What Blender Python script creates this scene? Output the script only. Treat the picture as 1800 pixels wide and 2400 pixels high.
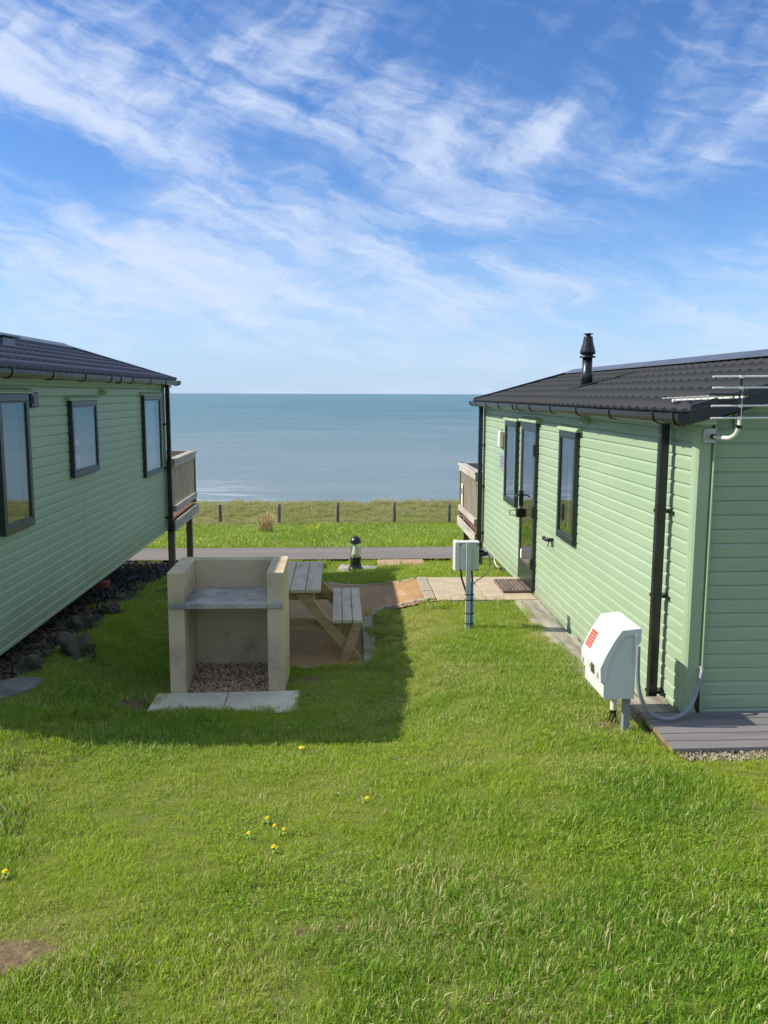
import bpy, bmesh, math, random
import numpy as np
from mathutils import Vector, Matrix, Euler

random.seed(7)
rng = np.random.default_rng(11)
sc = bpy.context.scene
for o in list(bpy.data.objects):
    bpy.data.objects.remove(o, do_unlink=True)
COL = sc.collection

# ------------------------------------------------------------------ camera
def make_camera():
    yaw, pit, rol = map(math.radians, (3.0, 7.9, 0.2))
    f = Vector((math.sin(yaw)*math.cos(pit), math.cos(yaw)*math.cos(pit), -math.sin(pit)))
    r0 = Vector((math.cos(yaw), -math.sin(yaw), 0)); u0 = r0.cross(f)
    r = r0*math.cos(rol) + u0*math.sin(rol); u = r.cross(f)
    cd = bpy.data.cameras.new('camera'); co = bpy.data.objects.new('camera', cd)
    COL.objects.link(co)
    m = Matrix.Identity(4)
    for i in range(3):
        m[i][0], m[i][1], m[i][2] = r[i], u[i], -f[i]
    co.matrix_world = m
    cd.sensor_fit = 'HORIZONTAL'; cd.sensor_width = 36.0; cd.lens = 40.0
    cd.clip_start = 0.05; cd.clip_end = 200000
    sc.camera = co
make_camera()

# ------------------------------------------------------------------ light
SUN_EL = math.radians(39.6)
SUN_TRAVEL = Vector((math.cos(SUN_EL)*math.cos(math.radians(-2.5)), math.cos(SUN_EL)*math.sin(math.radians(-2.5)), -math.sin(SUN_EL)))
sd = bpy.data.lights.new('sun', 'SUN'); so = bpy.data.objects.new('sun', sd); COL.objects.link(so)
sd.energy = 5.0; sd.angle = math.radians(0.53); sd.color = (1.0, 0.93, 0.82)
so.rotation_mode = 'QUATERNION'; so.rotation_quaternion = SUN_TRAVEL.to_track_quat('-Z', 'Y')
so.location = (-20, 10, 20)

class NT:
    """small helper round a node tree"""
    def __init__(s, t): s.t = t; t.nodes.clear()
    def n(s, kind, **kw):
        nd = s.t.nodes.new(kind)
        for k, v in kw.items(): setattr(nd, k, v)
        return nd
    def put(s, sock, v):
        if v is None: return
        if isinstance(v, bpy.types.NodeSocket): s.t.links.new(v, sock)
        elif isinstance(v, (tuple, list)) and sock.type == 'RGBA' and len(v) == 3: sock.default_value = (*v, 1)
        else: sock.default_value = v
    def math(s, op, a, b=None, c=None, clamp=False):
        nd = s.n('ShaderNodeMath', operation=op, use_clamp=clamp)
        for i, v in enumerate((a, b, c)):
            if v is not None: s.put(nd.inputs[i], v)
        return nd.outputs[0]
    def ramp(s, fac, lo, hi, a=0.0, b=1.0, smooth=True):
        nd = s.n('ShaderNodeMapRange', interpolation_type='SMOOTHSTEP' if smooth else 'LINEAR')
        s.put(nd.inputs[0], fac); s.put(nd.inputs[1], lo); s.put(nd.inputs[2], hi); s.put(nd.inputs[3], a); s.put(nd.inputs[4], b)
        return nd.outputs[0]
    def mix(s, fac, a, b, blend='MIX'):
        nd = s.n('ShaderNodeMix', data_type='RGBA', blend_type=blend)
        s.put(nd.inputs[0], fac); s.put(nd.inputs[6], a); s.put(nd.inputs[7], b)
        return nd.outputs[2]
    def noise(s, vec, scale, detail=4, rough=0.55, dist=0.0):
        nd = s.n('ShaderNodeTexNoise')
        if vec is not None: s.put(nd.inputs['Vector'], vec)
        s.put(nd.inputs['Scale'], scale); s.put(nd.inputs['Detail'], detail); s.put(nd.inputs['Roughness'], rough); s.put(nd.inputs['Distortion'], dist)
        return nd.outputs[0]
    def mapping(s, vec, scale=(1, 1, 1), rot=(0, 0, 0), loc=(0, 0, 0)):
        nd = s.n('ShaderNodeMapping')
        s.put(nd.inputs[0], vec); nd.inputs[1].default_value = loc; nd.inputs[2].default_value = rot; nd.inputs[3].default_value = scale
        return nd.outputs[0]
    def bump(s, h, strength=0.3, dist=0.01):
        nd = s.n('ShaderNodeBump'); s.put(nd.inputs['Height'], h); nd.inputs['Strength'].default_value = strength; nd.inputs['Distance'].default_value = dist
        return nd.outputs[0]

# cirrus bands: azimuth, elevation, tilt, half length, half width, weight
CIRRUS = [(-0.311,0.302,-0.190,0.098,0.046,0.55), (-0.322,0.353,-0.089,0.100,0.038,0.25), (-0.096,0.345,-0.685,0.038,0.033,0.30), (-0.026,0.331,-0.307,0.027,0.022,0.28),
 (-0.202,0.252,-0.344,0.121,0.030,0.45), (-0.107,0.288,-0.226,0.125,0.030,0.25), (0.113,0.242,-0.218,0.121,0.060,0.50), (0.230,0.275,0.895,0.038,0.019,0.35), (0.204,0.290,0.487,0.039,0.027,0.20),
 (-0.058,0.188,-0.333,0.116,0.033,0.50), (-0.267,0.174,-0.079,0.112,0.024,0.55), (-0.196,0.145,-0.141,0.181,0.030,0.75), (-0.017,0.099,-0.101,0.202,0.030,0.80), (0.089,0.140,-0.151,0.106,0.033,0.55),
 (-0.293,0.117,-0.189,0.133,0.022,0.50), (0.235,0.119,-0.358,0.060,0.027,0.55), (-0.122,0.082,-0.087,0.158,0.014,0.35), (-0.318,0.077,-0.107,0.110,0.016,0.30), (0.413,0.237,0.434,0.043,0.024,0.40),
 (0.440,0.084,-0.103,0.067,0.027,0.40), (0.344,0.130,-0.102,0.076,0.033,0.22), (0.329,0.252,-0.555,0.057,0.033,0.25), (0.056,0.332,-0.277,0.032,0.024,0.22), (0.152,0.377,-0.144,0.135,0.022,0.10),
 (-0.015,0.369,0.169,0.103,0.022,0.15), (-0.287,0.236,-0.140,0.085,0.024,-0.55), (-0.006,0.241,-0.184,0.074,0.019,-0.35), (-0.327,0.259,-0.182,0.064,0.024,-0.40), (0.287,0.320,0.049,0.094,0.065,-0.35),
 (0.162,0.356,-0.173,0.101,0.043,-0.30), (0.342,0.173,-0.055,0.093,0.033,-0.35), (0.120,0.160,-0.242,0.043,0.014,-0.45), (-0.194,0.188,-0.043,0.055,0.011,-0.25), (0.320,0.107,0.172,0.049,0.014,-0.25)]
def make_world():
    w = bpy.data.worlds.new('World'); sc.world = w; w.use_nodes = True
    w.cycles.sampling_method = 'MANUAL'; w.cycles.sample_map_resolution = 256
    t = NT(w.node_tree)
    sky = t.n('ShaderNodeTexSky', sky_type='NISHITA', sun_disc=False)
    sky.sun_elevation = SUN_EL; sky.sun_rotation = math.radians(-87.5)
    sky.altitude = 0; sky.air_density = 1.0; sky.dust_density = 0.1; sky.ozone_density = 4.0
    tc = t.n('ShaderNodeTexCoord')
    d = tc.outputs['Generated']
    sep = t.n('ShaderNodeSeparateXYZ'); t.put(sep.inputs[0], d)
    z = t.math('MAXIMUM', sep.outputs[2], 0.0)
    k = t.math('ADD', z, 0.22)
    comb = t.n('ShaderNodeCombineXYZ'); t.put(comb.inputs[0], t.math('DIVIDE', sep.outputs[0], k)); t.put(comb.inputs[1], t.math('DIVIDE', sep.outputs[1], k))
    p = comb.outputs[0]
    az = t.math('ARCTAN2', sep.outputs[0], sep.outputs[1]); el = t.math('ARCSINE', sep.outputs[2])
    # bend the bands with a slow noise so that none keeps a regular outline
    wv = t.n('ShaderNodeTexNoise'); t.put(wv.inputs['Vector'], p); wv.inputs['Scale'].default_value = 2.1; wv.inputs['Detail'].default_value = 5; wv.inputs['Roughness'].default_value = 0.6
    sw = t.n('ShaderNodeSeparateColor'); t.put(sw.inputs[0], wv.outputs['Color'])
    az2 = t.math('ADD', az, t.math('MULTIPLY', t.math('SUBTRACT', sw.outputs[0], .5), .16)); el2 = t.math('ADD', el, t.math('MULTIPLY', t.math('SUBTRACT', sw.outputs[1], .5), .075))
    ae = t.n('ShaderNodeCombineXYZ'); t.put(ae.inputs[0], az2); t.put(ae.inputs[1], el2)
    tot = None
    for a, e, th, L, W, wt in CIRRUS:
        if wt > 0 and e < .2: wt *= .70
        mp = t.n('ShaderNodeMapping', vector_type='TEXTURE'); t.put(mp.inputs[0], ae.outputs[0])
        mp.inputs[1].default_value = (a, e, 0); mp.inputs[2].default_value = (0, 0, th); mp.inputs[3].default_value = (L*1.05, W*1.15, 1)
        dp = t.n('ShaderNodeVectorMath', operation='DOT_PRODUCT'); t.put(dp.inputs[0], mp.outputs[0]); t.put(dp.inputs[1], mp.outputs[0])
        g = t.math('MULTIPLY', t.math('EXPONENT', t.math('MULTIPLY', dp.outputs['Value'], -1.0)), wt)
        tot = g if tot is None else t.math('ADD', tot, g)
    soft = t.noise(t.mapping(p, (0.7, 1.3, 1), (0, 0, math.radians(25)), (2.3, 0.9, 0)), 1.5, 4, 0.5, 0.3)
    aw = ae.outputs[0]
    def fibre(ang, sx, sy, loc, det, rgh, dist):
        return t.noise(t.mapping(t.mapping(aw, (1, 1, 1), (0, 0, math.radians(ang))), (sx, sy, 1), (0, 0, 0), loc), 1.0, det, rgh, dist)
    fib = fibre(21, 5.5, 30, (1.7, 4.2, 0), 7, 0.58, 0.25)
    fib2 = fibre(-48, 6.5, 24, (7.7, 1.2, 0), 7, 0.58, 0.3)
    fine = fibre(14, 26, 85, (3.0, 3.0, 0), 5, 0.6, 0.3)
    # extra cloud added outside the view, to lift the light in the shade
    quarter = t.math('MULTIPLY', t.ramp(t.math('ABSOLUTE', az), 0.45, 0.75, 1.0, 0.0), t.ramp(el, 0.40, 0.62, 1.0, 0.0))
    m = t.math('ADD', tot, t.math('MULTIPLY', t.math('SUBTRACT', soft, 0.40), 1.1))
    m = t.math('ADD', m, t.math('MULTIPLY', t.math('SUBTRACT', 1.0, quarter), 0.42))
    tex = t.math('ADD', t.math('ADD', t.math('MULTIPLY', t.math('SUBTRACT', fib, .5), 1.8), t.math('MULTIPLY', t.math('SUBTRACT', fib2, .5), t.ramp(el, 0.15, 0.33, 0.35, 1.3))), t.math('MULTIPLY', t.math('SUBTRACT', fine, .5), 0.5))
    m = t.math('ADD', m, t.math('MULTIPLY', tex, t.ramp(m, -0.2, 0.55, 0.75, 1.45)))
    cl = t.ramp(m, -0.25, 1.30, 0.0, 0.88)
    hs = t.n('ShaderNodeHueSaturation'); t.put(hs.inputs['Color'], sky.outputs[0]); hs.inputs['Saturation'].default_value = SKY_SAT; hs.inputs['Value'].default_value = SKY_VAL
    deep = t.mix(1.0, hs.outputs[0], (0.95, 1.0, 1.20), 'MULTIPLY')
    hz = t.ramp(z, -0.03, 0.17, 0.80, 0.0)
    col = t.mix(hz, deep, (3.6, 5.4, 8.2))
    sdir = t.n('ShaderNodeVectorMath', operation='DOT_PRODUCT'); t.put(sdir.inputs[0], d); sdir.inputs[1].default_value = tuple(-SUN_TRAVEL)
    glow = t.math('POWER', t.math('MAXIMUM', sdir.outputs['Value'], 0.0), 6.0)       # thin cloud is brighter towards the sun
    ccol = t.mix(t.math('MULTIPLY', glow, 0.35), (6.0, 6.9, 8.6), (22.0, 21.0, 19.0))
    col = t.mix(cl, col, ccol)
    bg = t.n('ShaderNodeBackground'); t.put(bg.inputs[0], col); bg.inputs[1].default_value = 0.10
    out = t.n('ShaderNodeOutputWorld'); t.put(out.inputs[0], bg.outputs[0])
SKY_SAT, SKY_VAL = 1.15, 1.12
make_world()
sc.view_settings.view_transform = 'Standard'; sc.view_settings.look = 'None'
sc.view_settings.exposure = 0.25; sc.view_settings.gamma = 1.0; sc.view_settings.use_curve_mapping = False
sc.cycles.max_bounces = 5; sc.cycles.diffuse_bounces = 3; sc.cycles.glossy_bounces = 3; sc.cycles.transparent_max_bounces = 10
sc.cycles.use_denoising = True; sc.cycles.denoiser = 'OPENIMAGEDENOISE'; sc.cycles.denoising_input_passes = 'RGB_ALBEDO_NORMAL'

# ------------------------------------------------------------------ materials
def material(name, c1, c2=None, scale=4.0, rough=0.6, spec=0.4, bump=0.0, bscale=40.0, stretch=(1, 1, 1), metal=0.0, detail=5, lo=0.35, hi=0.68, bdist=0.004, rvar=0.0):
    m = bpy.data.materials.new(name); m.use_nodes = True
    t = NT(m.node_tree)
    tc = t.n('ShaderNodeTexCoord').outputs['Object']
    v = t.mapping(tc, stretch)
    b = t.n('ShaderNodeBsdfPrincipled')
    nz = t.noise(v, scale, detail, 0.6)
    if c2 is not None:
        t.put(b.inputs['Base Color'], t.mix(t.ramp(nz, lo, hi), c1, c2))
    else:
        t.put(b.inputs['Base Color'], c1)
    if rvar: t.put(b.inputs['Roughness'], t.ramp(nz, 0.3, 0.7, rough - rvar, rough + rvar, False))
    else: b.inputs['Roughness'].default_value = rough
    b.inputs['Specular IOR Level'].default_value = spec; b.inputs['Metallic'].default_value = metal
    if bump:
        t.put(b.inputs['Normal'], t.bump(t.noise(v, bscale, 4, 0.6), bump, bdist))
    o = t.n('ShaderNodeOutputMaterial'); t.put(o.inputs[0], b.outputs[0])
    return m

M = {}
def clad_material():
    m = bpy.data.materials.new('sage_cladding'); m.use_nodes = True
    t = NT(m.node_tree); tc = t.n('ShaderNodeTexCoord').outputs['Object']
    sep = t.n('ShaderNodeSeparateXYZ'); t.put(sep.inputs[0], tc)
    nz = t.noise(t.mapping(tc, (1, .5, 1)), 1.3, 5, 0.6)
    c = t.mix(t.ramp(nz, .35, .68), (0.300, 0.402, 0.254), (0.335, 0.437, 0.284))
    streak = t.noise(t.mapping(tc, (5, 5, .35)), 3.0, 5, 0.65)
    c = t.mix(t.ramp(streak, .55, .80, 0, .30), c, (0.22, 0.27, 0.16))
    dirt = t.math('ADD', t.ramp(sep.outputs[2], .0, .55, .55, 0.0), t.math('MULTIPLY', t.math('SUBTRACT', t.noise(tc, 7, 6, 0.7), .5), .9))
    c = t.mix(t.ramp(dirt, .15, .75, 0, .45), c, (0.20, 0.205, 0.13))
    b = t.n('ShaderNodeBsdfPrincipled'); t.put(b.inputs['Base Color'], c); t.put(b.inputs['Roughness'], t.ramp(streak, .3, .7, .42, .56, False)); b.inputs['Specular IOR Level'].default_value = 0.35
    t.put(b.inputs['Normal'], t.bump(t.noise(tc, 3.0, 3, .5), .12, .01))
    o = t.n('ShaderNodeOutputMaterial'); t.put(o.inputs[0], b.outputs[0]); return m
M['clad'] = clad_material()
M['trim'] = material('sage_trim', (0.325, 0.425, 0.265), (0.355, 0.455, 0.295), 2, 0.38, 0.4)
M['frame'] = material('dark_green_frame', (0.014, 0.024, 0.024), (0.019, 0.030, 0.029), 5, 0.32, 0.5)
M['black'] = material('black_plastic', (0.010, 0.010, 0.011), (0.020, 0.020, 0.021), 7, 0.28, 0.5, rvar=0.08)
M['barge'] = material('barge_board', (0.020, 0.025, 0.032), (0.026, 0.031, 0.039), 3, 0.4, 0.5)
M['tile'] = material('roof_tile_paint', (0.019, 0.021, 0.023), (0.028, 0.030, 0.032), 5, 0.62, 0.25, 0.12, 300, bdist=0.001, rvar=0.08)
M['ridge'] = material('ridge_metal', (0.075, 0.083, 0.10), (0.10, 0.108, 0.125), 3, 0.35, 0.5)
M['stone'] = material('cast_stone', (0.64, 0.525, 0.335), (0.40, 0.32, 0.20), 2.2, 0.85, 0.25, 0.18, 90, bdist=0.003, lo=0.4, hi=0.75)
M['shelf'] = material('stained_concrete', (0.47, 0.44, 0.37), (0.25, 0.24, 0.22), 4.5, 0.75, 0.3, 0.2, 60, bdist=0.003)
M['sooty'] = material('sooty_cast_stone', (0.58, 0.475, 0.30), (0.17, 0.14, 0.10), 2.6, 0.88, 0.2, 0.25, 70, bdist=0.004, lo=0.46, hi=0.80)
M['slab'] = material('riven_slab', (0.74, 0.67, 0.50), (0.63, 0.57, 0.43), 5, 0.85, 0.25, 0.25, 70, bdist=0.004)
M['pathslab'] = material('cream_slab', (0.50, 0.415, 0.29), (0.40, 0.33, 0.23), 5, 0.85, 0.25, 0.2, 70, bdist=0.004)
M['conc'] = material('weathered_concrete', (0.42, 0.39, 0.33), (0.24, 0.22, 0.18), 5, 0.9, 0.2, 0.5, 40, bdist=0.008)
M['sleeper'] = material('weathered_sleeper', (0.42, 0.385, 0.31), (0.16, 0.135, 0.10), 6, 0.9, 0.2, 0.7, 26, (1, 0.18, 1), bdist=0.010)
M['kerbwood'] = material('mossy_timber', (0.10, 0.085, 0.06), (0.06, 0.07, 0.035), 6, 0.9, 0.2, 0.6, 26, (1, 0.3, 1), bdist=0.010)
M['pine'] = material('picnic_pine', (0.50, 0.375, 0.18), (0.38, 0.27, 0.125), 9, 0.7, 0.3, 0.15, 60, (1, 0.12, 1), bdist=0.002)
M['pinetop'] = material('weathered_pine_top', (0.56, 0.485, 0.35), (0.38, 0.31, 0.21), 14, 0.7, 0.3, 0.2, 60, (1, 0.22, 1), bdist=0.002, lo=0.45, hi=0.75)
M['pineX'] = material('picnic_pine_cross', (0.47, 0.35, 0.165), (0.35, 0.25, 0.115), 9, 0.7, 0.3, 0.15, 60, (0.15, 1, 1), bdist=0.002)
M['grey_wood'] = material('grey_weathered_wood', (0.50, 0.46, 0.40), (0.34, 0.305, 0.26), 9, 0.8, 0.25, 0.3, 50, (1, 0.12, 1), bdist=0.003)
M['post_wood'] = material('balcony_post_wood', (0.20, 0.165, 0.11), (0.13, 0.105, 0.07), 9, 0.8, 0.25, 0.3, 50, (1, 1, 0.12), bdist=0.003)
M['baluster'] = material('baluster_wood', (0.56, 0.49, 0.36), (0.43, 0.37, 0.26), 9, 0.8, 0.25, 0.2, 50, (1, 1, 0.12), bdist=0.003)
M['deckred'] = material('balcony_decking', (0.19, 0.105, 0.075), (0.13, 0.075, 0.055), 7, 0.8, 0.25, 0.2, 50, (0.12, 1, 1), bdist=0.003)
M['plank'] = material('grooved_grey_decking', (0.255, 0.235, 0.225), (0.165, 0.150, 0.142), 12, 0.7, 0.35, 0.25, 60, (0.08, 1, 1), bdist=0.003, lo=0.4, hi=0.72)
M['plank_end'] = material('raw_plank_end', (0.33, 0.225, 0.11), (0.22, 0.145, 0.075), 20, 0.8, 0.2)
M['white'] = material('white_gloss_plastic', (0.66, 0.66, 0.63), (0.61, 0.61, 0.58), 3, 0.42, 0.45)
M['shaded_box'] = material('shaded_hookup_box', (0.52, 0.56, 0.50), (0.46, 0.50, 0.44), 3, 0.45, 0.45)  # box body greyer than its white cover: shade put into the colour
M['offwhite'] = material('cream_plastic', (0.70, 0.66, 0.54), None, 3, 0.5, 0.4)
M['galv'] = material('galvanised_steel', (0.58, 0.59, 0.58), (0.46, 0.47, 0.47), 9, 0.45, 0.5, metal=0.15)
M['alu'] = material('aluminium_rod', (0.80, 0.79, 0.74), None, 3, 0.4, 0.5, metal=0.25)
M['blue'] = material('blue_water_pipe', (0.015, 0.17, 0.52), (0.02, 0.21, 0.58), 5, 0.4, 0.4)
M['conduit'] = material('grey_conduit', (0.22, 0.235, 0.26), (0.27, 0.285, 0.31), 5, 0.35, 0.5)
M['brass'] = material('brass', (0.55, 0.42, 0.22), None, 3, 0.35, 0.5, metal=0.8)
M['red'] = material('red_label_print', (0.78, 0.075, 0.035), None, 3, 0.5, 0.4)
M['paper'] = material('label_white', (0.82, 0.80, 0.78), None, 3, 0.5, 0.4)
M['screen'] = material('meter_window', (0.06, 0.06, 0.055), None, 3, 0.2, 0.5)
M['plaque'] = material('grey_plaque', (0.25, 0.29, 0.31), (0.31, 0.35, 0.37), 40, 0.5, 0.4)
M['plaque_ink'] = material('plaque_ink', (0.12, 0.14, 0.16), None, 3, 0.5, 0.4)
M['green_led'] = material('blind_slot', (0.86, 0.83, 0.70), None, 3, 0.5, 0.4)
M['mat_rubber'] = material('door_mat_rubber', (0.125, 0.095, 0.075), (0.20, 0.155, 0.12), 14, 0.75, 0.3, 0.3, 80)
M['block'] = material('edging_block', (0.46, 0.40, 0.30), (0.30, 0.265, 0.21), 7, 0.9, 0.2, 0.4, 60, bdist=0.006)
M['rock'] = material('mossy_rock', (0.13, 0.11, 0.08), (0.055, 0.058, 0.030), 7, 0.95, 0.15, 0.9, 26, bdist=0.02)
M['greyslab'] = material('grey_broken_slab', (0.25, 0.24, 0.21), (0.15, 0.145, 0.12), 5, 0.9, 0.2, 0.5, 40, bdist=0.008)
M['brick'] = material('red_brick', (0.22, 0.065, 0.045), (0.15, 0.05, 0.035), 14, 0.9, 0.2, 0.4, 60)
M['lining'] = material('caravan_lining', (0.55, 0.53, 0.49), (0.50, 0.48, 0.44), 2, 0.7, 0.3)
M['curtain'] = material('white_curtain', (0.75, 0.75, 0.74), (0.68, 0.68, 0.67), 9, 0.9, 0.2)
M['underside'] = material('caravan_underside', (0.02, 0.02, 0.02), None, 3, 0.9, 0.2)
M['straw'] = material('dry_straw', (0.62, 0.49, 0.26), (0.50, 0.38, 0.19), 12, 0.9, 0.2)
M['petal'] = material('dandelion_yellow', (0.88, 0.68, 0.02), (0.84, 0.58, 0.01), 30, 0.8, 0.2)
M['daisy_petal'] = material('daisy_white', (0.85, 0.85, 0.80), None, 30, 0.8, 0.2)
M['stalk'] = material('flower_stalk', (0.10, 0.17, 0.03), None, 30, 0.8, 0.2)
M['leaf'] = material('weed_leaf', (0.20, 0.31, 0.03), (0.26, 0.38, 0.05), 20, 0.6, 0.4)
M['fence_post'] = material('fence_post_wood', (0.20, 0.17, 0.125), (0.12, 0.10, 0.075), 9, 0.9, 0.2, 0.4, 30, (1, 1, 0.15), bdist=0.01)
M['wire'] = material('fence_wire', (0.23, 0.23, 0.22), None, 3, 0.6, 0.4, metal=0.4)
M['lamp_white'] = material('lamp_cone_white', (0.80, 0.80, 0.78), None, 3, 0.45, 0.4)
M['foam'] = material('sea_foam', (0.75, 0.77, 0.77), None, 3, 0.9, 0.2)
M['tan'] = material('tan_board', (0.46, 0.31, 0.20), (0.36, 0.24, 0.155), 7, 0.9, 0.2, 0.3, 40)

def glass_material(name, tint, base_refl, power, trans):
    m = bpy.data.materials.new(name); m.use_nodes = True
    t = NT(m.node_tree)
    lw = t.n('ShaderNodeLayerWeight'); lw.inputs[0].default_value = 0.5
    fr = t.math('POWER', lw.outputs['Facing'], power)
    fac = t.math('ADD', t.math('MULTIPLY', fr, 0.75), base_refl, clamp=True)
    gl = t.n('ShaderNodeBsdfGlossy'); gl.inputs['Roughness'].default_value = 0.015; t.put(gl.inputs['Color'], (0.95, 0.97, 1.0))
    tr = t.n('ShaderNodeBsdfTransparent'); t.put(tr.inputs['Color'], tuple(c*trans for c in tint))
    mx = t.n('ShaderNodeMixShader'); t.put(mx.inputs[0], fac); t.put(mx.inputs[1], tr.outputs[0]); t.put(mx.inputs[2], gl.outputs[0])
    o = t.n('ShaderNodeOutputMaterial'); t.put(o.inputs[0], mx.outputs[0])
    return m
M['glass'] = glass_material('window_glass', (0.86, 0.92, 0.92), 0.08, 2.8, 0.92)
M['lens'] = glass_material('clear_lamp_lens', (0.93, 0.96, 0.86), 0.12, 2.0, 0.93)

def gravel_material(name, cols, scale):
    m = bpy.data.materials.new(name); m.use_nodes = True
    t = NT(m.node_tree)
    b = t.n('ShaderNodeBsdfPrincipled'); b.inputs['Roughness'].default_value = 0.85; b.inputs['Specular IOR Level'].default_value = 0.25
    oi = t.n('ShaderNodeAttribute', attribute_name='rnd')
    r = t.n('ShaderNodeValToRGB'); t.put(r.inputs[0], oi.outputs['Fac'])
    e = r.color_ramp.elements
    e[0].color = (*cols[0], 1); e[1].color = (*cols[-1], 1)
    for i, c in enumerate(cols[1:-1]):
        x = e.new((i+1)/(len(cols)-1)); x.color = (*c, 1)
    t.put(b.inputs['Base Color'], r.outputs[0])
    o = t.n('ShaderNodeOutputMaterial'); t.put(o.inputs[0], b.outputs[0])
    return m
M['pebble'] = gravel_material('golden_pebbles', [(0.24, 0.15, 0.08), (0.48, 0.32, 0.17), (0.68, 0.54, 0.36), (0.34, 0.21, 0.11)], 60)
M['slate'] = gravel_material('slate_chips', [(0.018, 0.018, 0.020), (0.070, 0.066, 0.066), (0.040, 0.038, 0.040), (0.13, 0.12, 0.115)], 60)
M['earth'] = gravel_material('stony_earth', [(0.030, 0.024, 0.018), (0.085, 0.070, 0.050), (0.050, 0.042, 0.030), (0.15, 0.13, 0.10)], 60)
M['chips'] = gravel_material('pale_gravel', [(0.20, 0.15, 0.10), (0.40, 0.33, 0.25), (0.30, 0.24, 0.17), (0.48, 0.42, 0.34)], 60)

def resin_material():
    m = bpy.data.materials.new('resin_gravel'); m.use_nodes = True
    t = NT(m.node_tree); tc = t.n('ShaderNodeTexCoord').outputs['Object']
    vo = t.n('ShaderNodeTexVoronoi'); vo.inputs['Scale'].default_value = 130; t.put(vo.inputs['Vector'], tc)
    c = t.mix(t.ramp(t.noise(tc, 2.2, 4), 0.35, 0.7), (0.43, 0.25, 0.095), (0.33, 0.19, 0.075))
    sepc = t.n('ShaderNodeSeparateColor'); t.put(sepc.inputs[0], vo.outputs['Color'])
    c = t.mix(t.math('MULTIPLY', sepc.outputs[0], 0.55), c, (0.16, 0.09, 0.04))
    c = t.mix(t.ramp(sepc.outputs[1], 0.72, 0.95, 0.0, 0.6), c, (0.58, 0.42, 0.24))
    b = t.n('ShaderNodeBsdfPrincipled'); t.put(b.inputs['Base Color'], c); b.inputs['Roughness'].default_value = 0.75; b.inputs['Specular IOR Level'].default_value = 0.3
    t.put(b.inputs['Normal'], t.bump(vo.outputs['Distance'], 0.6, 0.004))
    o = t.n('ShaderNodeOutputMaterial'); t.put(o.inputs[0], b.outputs[0])
    return m
M['resin'] = resin_material()

def road_material():
    m = bpy.data.materials.new('old_tarmac'); m.use_nodes = True
    t = NT(m.node_tree); tc = t.n('ShaderNodeTexCoord').outputs['Object']
    g = t.noise(tc, 70, 3)
    st = t.noise(t.mapping(tc, (0.12, 1.3, 1)), 1.6, 5, 0.6, 0.6)
    c = t.mix(t.ramp(st, 0.35, 0.68), (0.160, 0.145, 0.125), (0.215, 0.192, 0.165))
    c = t.mix(t.ramp(g, 0.45, 0.75, 0.0, 0.5), c, (0.32, 0.28, 0.235))
    b = t.n('ShaderNodeBsdfPrincipled'); t.put(b.inputs['Base Color'], c); b.inputs['Roughness'].default_value = 0.9; b.inputs['Specular IOR Level'].default_value = 0.2
    t.put(b.inputs['Normal'], t.bump(g, 0.4, 0.01))
    o = t.n('ShaderNodeOutputMaterial'); t.put(o.inputs[0], b.outputs[0])
    return m
M['road'] = road_material()

def ground_material():
    m = bpy.data.materials.new('turf_soil'); m.use_nodes = True
    t = NT(m.node_tree); tc = t.n('ShaderNodeTexCoord').outputs['Object']
    a = t.noise(tc, 1.1, 5, 0.6); f = t.noise(tc, 28, 5, 0.7)
    c = t.mix(t.ramp(a, 0.35, 0.65), (0.120, 0.165, 0.022), (0.155, 0.180, 0.032))
    c = t.mix(t.ramp(f, 0.4, 0.7, 0.0, 0.8), c, (0.20, 0.20, 0.06))
    at = t.n('ShaderNodeAttribute', attribute_name='bare')
    soil = t.mix(t.ramp(f, 0.3, 0.7), (0.25, 0.18, 0.10), (0.14, 0.10, 0.06))
    c = t.mix(t.ramp(t.math('ADD', at.outputs['Fac'], t.math('MULTIPLY', t.math('SUBTRACT', f, 0.5), 0.9)), 0.35, 0.65), c, soil)
    b = t.n('ShaderNodeBsdfPrincipled'); t.put(b.inputs['Base Color'], c); b.inputs['Roughness'].default_value = 0.95; b.inputs['Specular IOR Level'].default_value = 0.1
    t.put(b.inputs['Normal'], t.bump(f, 0.7, 0.03))
    o = t.n('ShaderNodeOutputMaterial'); t.put(o.inputs[0], b.outputs[0])
    return m
M['ground'] = ground_material()

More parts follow.
